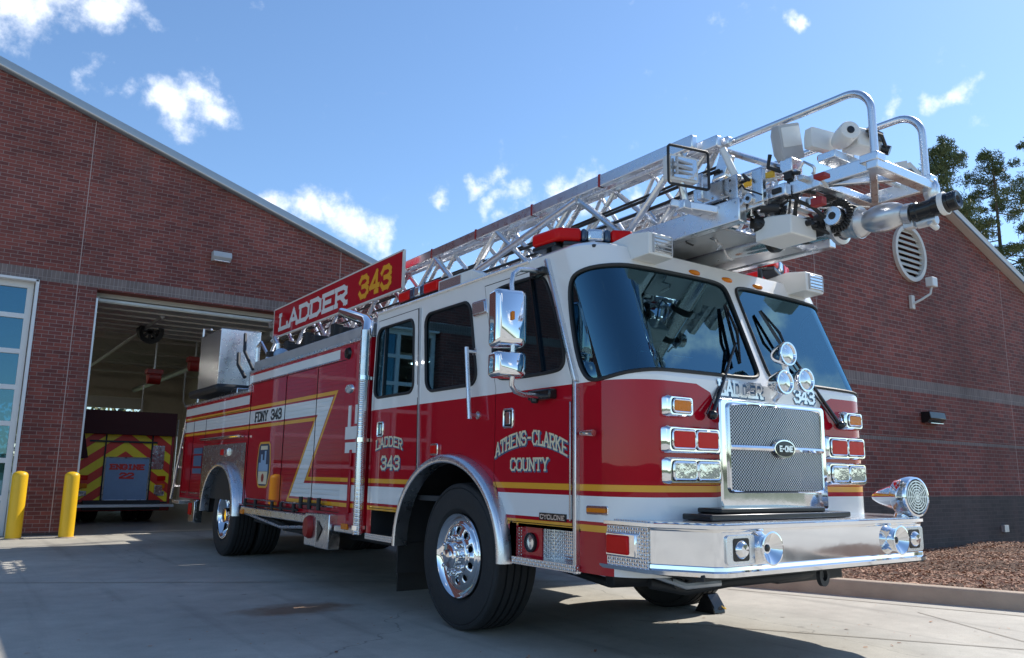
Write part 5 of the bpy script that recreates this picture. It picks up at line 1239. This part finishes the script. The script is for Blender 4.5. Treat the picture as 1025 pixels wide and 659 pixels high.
for P in ([(-.29, -.42, 3.0), (-.30, -.43, 2.90), (-.28, -.47, 2.82), (-.2, -.52, 2.78), (-.12, -.55, 2.72)], [(-.29, -.43, 2.99), (-.27, -.46, 2.86), (-.24, -.42, 2.78), (-.22, -.40, 2.70)], [(-.33, -.32, 3.16), (-.33, -.30, 3.08), (-.30, -.40, 3.02), (-.29, -.50, 2.99)], [(-.45, -.02, 2.92), (-.42, -.12, 2.83), (-.36, -.2, 2.80), (-.30, -.24, 2.72)], [(-.1, -.5, 2.8), (-.05, -.62, 2.82), (.02, -.7, 2.76)], [(-.17, -.42, 2.70), (-.12, -.50, 2.66), (-.05, -.56, 2.62), (.02, -.6, 2.64)], [(-.46, .2, 2.95), (-.46, .05, 2.99), (-.44, -.06, 2.94), (-.40, -.14, 2.86)]):
    B = MB('black'); B.tube(P, .013, 8); B.build('hose', fly)
B = MB('white_box', 'black_gloss'); B.prism([(-.36, -.20, 2.60), (-.36, -.20, 2.735), (-.36, -.30, 2.75), (-.36, -.47, 2.72), (-.36, -.47, 2.60)], (.26, 0, 0)); cbx = B.build('control_box', fly, bevel=.01)
B = MB('black_gloss')
B.bm.free()
for p, q, r_ in (((-.20, -.47, 2.69), (-.20, -.51, 2.69), .020), ((-.14, -.47, 2.69), (-.14, -.51, 2.69), .020), ((-.355, -.25, 2.70), (-.40, -.25, 2.70), .018)):
    B = MB('black_gloss'); B.cyl(p, q, r_, n=12); B.build('plug', cbx)
B = MB('steel'); B.prism([(-.30, -.22, 2.92), (-.30, -.44, 2.92), (-.30, -.40, 2.745), (-.30, -.24, 2.745)], (.03, 0, 0)); B.build('hanger_plate', fly, bevel=.004)
for k in range(14):    # small clutter of fittings under the tip
    random.seed(100+k); x, y, z = random.uniform(-.28, .25), random.uniform(-.65, .15), random.uniform(2.72, 2.90)
    B = MB(random.choice(['alu', 'alu_dull', 'black', 'steel', 'white_box']))
    if k % 2: B.box((x, y, z), (random.uniform(.04, .14), random.uniform(.05, .16), random.uniform(.03, .07)))
    else: B.cyl((x, y, z), (x+random.uniform(-.1, .1), y-.12, z+random.uniform(-.02, .02)), random.uniform(.015, .035), n=12)
    B.build('fitting', fly, bevel=.004)
# working lamps on the ladder
def squarelamp(c, w, h, d, rot, parent, body='grey_box', name='work_light'):
    B = MB(body); R = rot
    B.skin([[B.bm.verts.new(Vector(c)+R @ Vector((a*k, yy, b*k))) for a, b in rrect(-w/2, w/2, -h/2, h/2, .012, 3)] for yy, k in ((0, 1), (d*.5, 1), (d, .6))]); o = B.build(name, parent, ang=50)
    return o
R0 = Matrix.Rotation(math.radians(-12), 4, 'Z')
wl_ = squarelamp((-.72, .06, 3.095), .23, .17, .12, R0, base_s, 'white_box')
B = MB('clearlens'); B.prism([Vector((-.72, .057, 3.095))+R0 @ Vector((a, 0, b)) for a, b in rrect(-.10, .10, -.07, .07, .01)], R0 @ Vector((0, -.004, 0))); B.build('lens', wl_)
B = MB('grey_box')
for z in (-.035, .035):
    B.box(Vector((-.72, .045, 3.095+z)), (.17, .012, .012))
for xx in (-.075, .075): B.box(Vector((-.72+xx, .045, 3.095)), (.012, .014, .12))
B.box(Vector((-.72, .045, 3.095)), (.2, .012, .02)); B.build('tube', wl_)
B = MB('black'); B.tube([Vector((-.72, .03, 3.09))+R0 @ Vector((a, -.02, b)) for a, b in rrect(-.155, .155, -.135, .125, .02, 3)], .0095, 6, loop=True); B.build('guard', wl_)
B = MB('alu'); B.cyl((-.70, .10, 3.02), (-.66, .10, 2.86), .025, n=12); B.box((-.62, .10, 2.86), (.20, .08, .06)); B.bar((-.74, .16, 2.88), (-.50, -.02, 2.83), .06, .05); B.build('lamp_stand', wl_, bevel=.006)
R1 = Matrix.Rotation(math.radians(-10), 4, 'Z') @ Matrix.Rotation(math.radians(-18), 4, 'Y') @ Matrix.Rotation(math.radians(8), 4, 'X')
wl2 = squarelamp((-.27, -.44, 3.225), .185, .225, .11, R1, fly, 'grey_box')
B = MB('white_box'); B.prism([Vector((-.27, -.44, 3.245))+R1 @ Vector((a, -.002, b)) for a, b in rrect(-.08, .08, -.05, .075, .008)], R1 @ Vector((0, -.004, 0))); B.build('face_plate', wl2)
B = MB('alu'); B.box((-.26, -.42, 3.06), (.11, .09, .09)); B.cyl((-.26, -.42, 3.03), (-.26, -.42, 2.94), .03, n=12); B.build('lamp_stand', wl2, bevel=.006)
wl3 = squarelamp((-.17, -.60, 3.21), .20, .13, .10, Matrix.Rotation(math.radians(-10), 4, 'Z'), fly, 'white_box')
B = MB('white_box'); B.lathe([(.0, .08), (.038, .083), (.056, .08), (.063, .068), (.063, -.02), (.05, -.09), (.0, -.10)], (-.13, -.72, 3.20), (-.55, -.82, .05), 28); cm = B.build('camera_pod', fly, ang=40)
B = MB('black_gloss'); B.lathe([(.0, .088), (.022, .087), (.024, .078)], (-.13, -.72, 3.20), (-.55, -.82, .05), 20); B.build('camera_lens', cm)
B = MB('white_box'); B.box((.02, -.74, 3.19), (.20, .14, .12), Matrix.Rotation(math.radians(-14), 4, 'Z')); o = B.build('spot_housing', fly, bevel=.01)
B = MB('black_gloss'); B.box((.03, -.828, 3.21), (.14, .02, .06)); B.cyl((.10, -.82, 3.14), (.12, -.86, 3.12), .03, n=14); B.tube([(-.06, -.82, 3.22), (.02, -.87, 3.19), (.10, -.85, 3.13)], .012, 6); B.build('spot_front', o)
B = MB('alu'); B.box((-.05, -.66, 3.06), (.40, .12, .05)); B.cyl((-.05, -.66, 3.04), (-.05, -.66, 2.93), .03, n=12); B.box((.10, -.62, 3.12), (.06, .06, .12)); B.build('lamp_stand', fly, bevel=.006)
B = MB('redlens'); B.box((-.12, -.56, 3.10), (.10, .03, .03)); B.build('marker_light', fly, bevel=.005)
# turntable, pedestal and rest
B = MB('diamond', 'alu'); B.box((-1.12, 9.80, 2.86), (.02, 1.18, .90), m=0); B.box((-.82, 9.21, 2.86), (.62, .02, .90), m=1); B.box((-.82, 9.80, 3.30), (.62, 1.20, .02), m=1); B.box((-.52, 9.8, 2.86), (.02, 1.18, .9), m=1)
B.build('pedestal_cabinet', truck, bevel=.006)
B = MB('black'); B.box((-.95, 9.35, 2.32), (.75, 1.6, .12)); B.build('cushion', truck, bevel=.05)
B = MB('steel'); B.cyl((0, 8.6, 2.17), (0, 8.6, 2.45), .85, n=40); B.box((0, 8.9, 2.62), (.9, 1.2, .4)); B.box((-.9, 8.75, 2.23), (.4, 1.0, .14)); B.build('turntable', truck, bevel=.01)
B = MB('alu'); B.tube([(-.85, 7.35, 2.42), (-.85, 7.35, 2.85), (-.85, 7.5, 2.95), (-.75, 7.9, 2.97)], .028, 10); B.tube([(-.95, 7.55, 2.50), (-.95, 6.8, 2.60), (-.95, 6.2, 2.62)], .022, 10); B.tube([(-.97, 7.85, 2.45), (-.97, 7.85, 2.85), (-.97, 7.7, 2.9), (-.97, 7.4, 2.7), (-.97, 7.3, 2.45)], .025, 10); B.build('turntable_rail', truck)
B = MB('under'); B.tube([(-.9, 9.0, 2.9), (-.95, 8.8, 2.7), (-.9, 8.6, 2.5)], .03, 8); B.tube([(-.85, 8.9, 3.2), (-.9, 8.7, 2.9), (-.85, 8.4, 2.6)], .025, 8); B.build('hose', truck)
B = MB('white_box'); B.box((-1.16, 7.20, 2.30), (.04, .20, .14), Matrix.Rotation(.3, 4, 'X')); B.build('data_plate', truck, bevel=.004)
B = MB('alu_dull', 'alu'); B.box((-1.0, 5.4, 2.48), (.40, 3.6, .14)); B.box((-.75, 5.4, 2.60), (.35, 3.7, .10), m=1); B.bar((-1.05, 3.6, 2.50), (-1.05, 7.3, 2.50), .06, .05, 1); B.build('side_tray', truck, bevel=.01)
for (y, z) in ((4.7, 2.78), (5.5, 2.80), (6.4, 2.82), (7.1, 2.80)):
    B = MB('black'); B.box((-.78, y, z-.05), (.12, .12, .22)); B.box((-.95, y, z-.14), (.25, .10, .07)); B.build('rest_clamp', truck, bevel=.01)
B = MB('ltblue'); B.ball((-1.0, 6.75, 2.62), (.10, .10, .08)); B.build('strobe', truck)
for k in range(5):
    B = MB('steel'); y = 4.2+.75*k; B.box((-.62, y, 2.70), (.16, .30, .14), Matrix.Rotation(.15*k, 4, 'Z')); B.build('ladder_rest', truck, bevel=.01)
B = MB('alu'); B.tube([(-1.05, 10.6, 2.2), (-1.05, 10.6, 3.5), (-1.0, 10.3, 3.45)], .02, 8); B.build('aerial_post', truck)

# ------------------------------------------------------------------ engine parked inside the bay
en = empty('fire_engine', (-1.20, 15.8, 0)); tag(en, 'parked fire engine seen from behind with red and yellow chevrons reading ENGINE 22', 'fire engine')
B = MB('redobj', 'chevred'); B.box((0, 2.6, 1.2), (1.98, 5.2, 1.9)); B.box((0, 6.6, 1.4), (2.1, 2.4, 2.2)); B.build('body', en, bevel=.02)
B = MB('under'); B.box((-.405, -.02, 1.16), (.03, .03, 1.46)); B.box((.525, -.02, 1.16), (.03, .03, 1.46)); B.box((0, -.02, 1.90), (1.86, .04, .05)); B.box((0, -.02, .43), (1.86, .03, .03)); B.build('edge_strip', en)
B = MB('maroon'); B.box((0, .02, 2.12), (1.90, .5, .50)); B.bar((-.93, -.12, 1.95), (-.80, -.13, 1.35), .01, .14, up=(1, 0, 0)); B.build('hose_cover', en, bevel=.04)
chev = []
for k in range(9):
    for s in (-1, 1):
        z = .05+.42*k; chev.append(([(0, z+.0), (s*1.3, z-1.3*.75), (s*1.3, z-1.3*.75+.21), (0, z+.21)], 1))
panel('chevron_panel', rect(-.90, .92, .42, 1.88), [], chev, lambda a, b: Vector((a, -.006, b)), lambda v: Vector((0, -1, 0)), ['chevyel', 'chevred'], en, None, smooth=False)
B = MB('bluepanel', 'alu'); B.box((.06, -.02, .93), (.86, .02, .88)); o = B.build('tail_door', en, bevel=.006)
B = MB('alu'); B.tube([(a+.06, -.032, b+.93) for a, b in rrect(-.44, .44, -.45, .45, .03)], .014, 6, loop=True); B.build('door_frame', o)
text('lettering', 'ENGINE', lambda a, b, o_: Vector((-.27+a, -.031-o_, 1.12+b)), .66, .125, .034, 'chevred', o, .25, off=.001)
text('lettering', '22', lambda a, b, o_: Vector((-.07+a, -.031-o_, .93+b)), .26, .135, .034, 'chevred', o, .3, off=.001)
for s in (-1, 1):
    for z, m in ((.95, 'redlens'), (.78, 'amber'), (.62, 'clearlens')):
        B = MB(m); B.box((s*.77, -.022, z), (.17, .03, .10)); B.build('tail_light', en, bevel=.008)
B = MB('steel'); B.box((.66, -.02, 1.40), (.26, .02, .52)); B.build('side_locker', en, bevel=.006)
B = MB('steel'); B.box((.72, -.03, .70), (.16, .03, .2)); B.build('side_locker', en, bevel=.006)
B = MB('black'); B.bar((-.72, -.04, 1.72), (.62, -.04, 1.72), .04, .04); B.bar((.0, -.04, 1.93), (.25, -.04, 1.97), .1, .06); B.build('hand_rail', en)
B = MB('alu_dull'); B.box((0, -.16, .37), (2.02, .34, .06)); B.build('tail_step', en, bevel=.006)
B = MB('alu')
for s in (-1, 1): B.tube([(s*1.02, -.05, .5), (s*1.02, -.05, 2.25)], .018, 8)
B.build('grab_rail', en)
B = MB('under'); B.box((0, 2, .38), (1.5, 4.4, .2)); B.build('chassis', en)
for s in (-1, 1):
    for d in (0, .30): B = MB('tyre'); B.lathe(tyre_mesh(.42+d-.14, .42+d+.14, .48, .26), (0, 1.3, .48), (s, 0, 0), 40); B.build('tyre', en)
r = empty('equipment_rack', (-2.75, 16.3, 0)); tag(r, 'dark red storage rack to the left of the parked engine in the bay', 'rack')
B = MB('redobj'); B.box((0, 0, 1.0), (.55, 1.2, 1.9)); B.build('cabinet', r, bevel=.01)
for k in range(3): B = MB('grey_box'); B.box((0, -.61, .5+.55*k), (.42, .02, .26)); B.build('drawer', r, bevel=.006)

# perforated far-side steps (their holes let spots of sun through)
for (ya, yb) in ((.47, 1.09), (2.86, 3.32)):
    hs_ = []
    nn = int((yb-ya)/.042)
    for i in range(nn):
        for j in range(3): hs_.append(circ(1.12+.045*j, ya+.03+.042*i+(.02 if j % 2 else 0), .0135, 8))
    panel('perforated_step', rect(1.02, 1.24, ya, yb), hs_, [], lambda a, b: Vector((a, b, .565)), lambda v: Vector((0, 0, 1)), ['alu'], truck, None, thick=.008, smooth=False)
def m_emit(n, c, st_):
    m, N, L, b = newmat(n); b.inputs['Emission Color'].default_value = (*c, 1); b.inputs['Emission Strength'].default_value = st_; b.inputs['Base Color'].default_value = (.8, .8, .8, 1); return m
M['tube'] = m_emit('fluorescent_tube', (1, .96, .88), 20)
for k, (x, y) in enumerate(((-5.5, 17.0), (-5.5, 23.5), (-9.5, 17.0), (-9.5, 23.5))):
    r = empty('ceiling_lamp', (x, y, 4.42)); tag(r, 'lit fluorescent strip lamp under the ceiling of the engine bay', 'ceiling lamp', 'strip lamps in the bay')
    B = MB('white_box'); B.box((0, 0, .05), (.30, 2.4, .06)); B.build('housing', r, bevel=.01)
    for sx_ in (-.08, .08): B = MB('tube'); B.cyl((sx_, -1.15, 0), (sx_, 1.15, 0), .019, n=10); B.build('lamp_tube', r)

# ---- more small hardware at the ladder tip, and clutter in the bay
random.seed(55)
for (x, ys, z) in ((-.502, [-.14, -.06, .02, .10], 2.93), (-.502, [-.14, .10], 3.0), (-.512, [-.18, -.05, .10, .25, .5, .75, 1.0, 1.3, 1.6], 2.84), (-.512, [-.18, -.05, .10, .25, .5, .75, 1.0, 1.3, 1.6], 2.745)):
    for y in ys: B = MB('steel'); B.cyl((x, y, z), (x-.008, y, z), .009, n=8); B.build('bolt', base_s)
for y in (-.26, -.42):
    for z in (2.88, 2.78): B = MB('steel'); B.cyl((-.30, y+(.02 if z < 2.8 and y < -.3 else 0), z), (-.312, y+(.02 if z < 2.8 and y < -.3 else 0), z), .009, n=8); B.build('bolt', fly)
for k in range(60):
    x, y, z = random.choice((-.44, -.36, -.33, -.30, -.30, .28, .1, -.1, -.2)), random.uniform(-.75, .45), random.uniform(2.72, 3.04)
    B = MB(random.choice(['black', 'black', 'alu', 'steel', 'redobj', 'alu_dull']))
    P = [Vector((x, y, z))]
    for q in range(5): P.append(P[-1]+Vector((random.uniform(-.05, .05), random.uniform(-.08, .02), random.uniform(-.05, .04))))
    if k % 3: B.tube(P, random.uniform(.005, .011), 6); B.build('cable', fly)
    else: B.box(P[0], (random.uniform(.03, .07), random.uniform(.03, .09), random.uniform(.02, .05))); B.build('fitting', fly, bevel=.003)
for (x, y, z, r_) in ((-.10, -.60, 2.72, .06), (-.36, -.02, 2.78, .05), (.30, -.40, 2.80, .06), (-.44, -.24, 2.86, .035)):
    B = MB('steel', 'under'); B.cyl((x-.03, y, z), (x+.03, y, z), r_, n=20); B.cyl((x-.036, y, z), (x+.036, y, z), r_*.4, n=12, m=1); B.build('pulley', fly, bevel=.003)
B = MB('alu')
B.bm.free()
for (x, z, r_) in ((-1.1, 4.2, .04), (1.2, 4.1, .09)):
    B = MB('alu_dull'); B.cyl((x, 13.8, z), (x, 29.5, z), r_, n=12); tag(B.build('ceiling_pipe'), {-1.6: 'wide pipe running under the bay ceiling on the left', -1.1: 'thin pipe running under the bay ceiling', 1.2: 'widest duct along the right side of the bay ceiling'}[x], 'pipe', 'pipes under the bay ceiling')
r = empty('wall_shelf', (2.95, 19.5, 2.2)); tag(r, 'shelf with dark gear high on the side wall of the bay', 'shelf')
B = MB('deck'); B.box((0, 0, 0), (.4, 6.0, .04)); B.build('board', r)
for k in range(11): B = MB(random.choice(['under', 'redobj', 'grey_box', 'seat'])); B.box((0, -2.7+.52*k, .2), (.3, .38, random.uniform(.2, .42))); B.build('gear_bag', r, bevel=.04)

# grit and bits of leaf litter on the apron
B = MB('mulch'); random.seed(8)
for k in range(900):
    x = random.uniform(-3.9, 4.5); y = random.uniform(-2.5, 9) if k % 3 else random.uniform(-1, 3)
    if inpoly((x, y), bedP) or (x > 3.3): continue
    a = random.uniform(0, 2*PI); l = random.uniform(.003, .010)*(1 if k % 12 else 2.2)
    u = Vector((math.cos(a), math.sin(a), random.uniform(-.1, .3)))*l; v = Vector((-math.sin(a), math.cos(a), random.uniform(-.1, .3)))*l*.5; p = Vector((x, y, .006))
    B.quad([p-u-v, p+u-v*.6, p+u*.7+v, p-u*.8+v*.8])
tag(B.build('grit', smooth=False), 'scattered grit and leaf bits lying on the concrete apron', 'grit', kind='stuff')
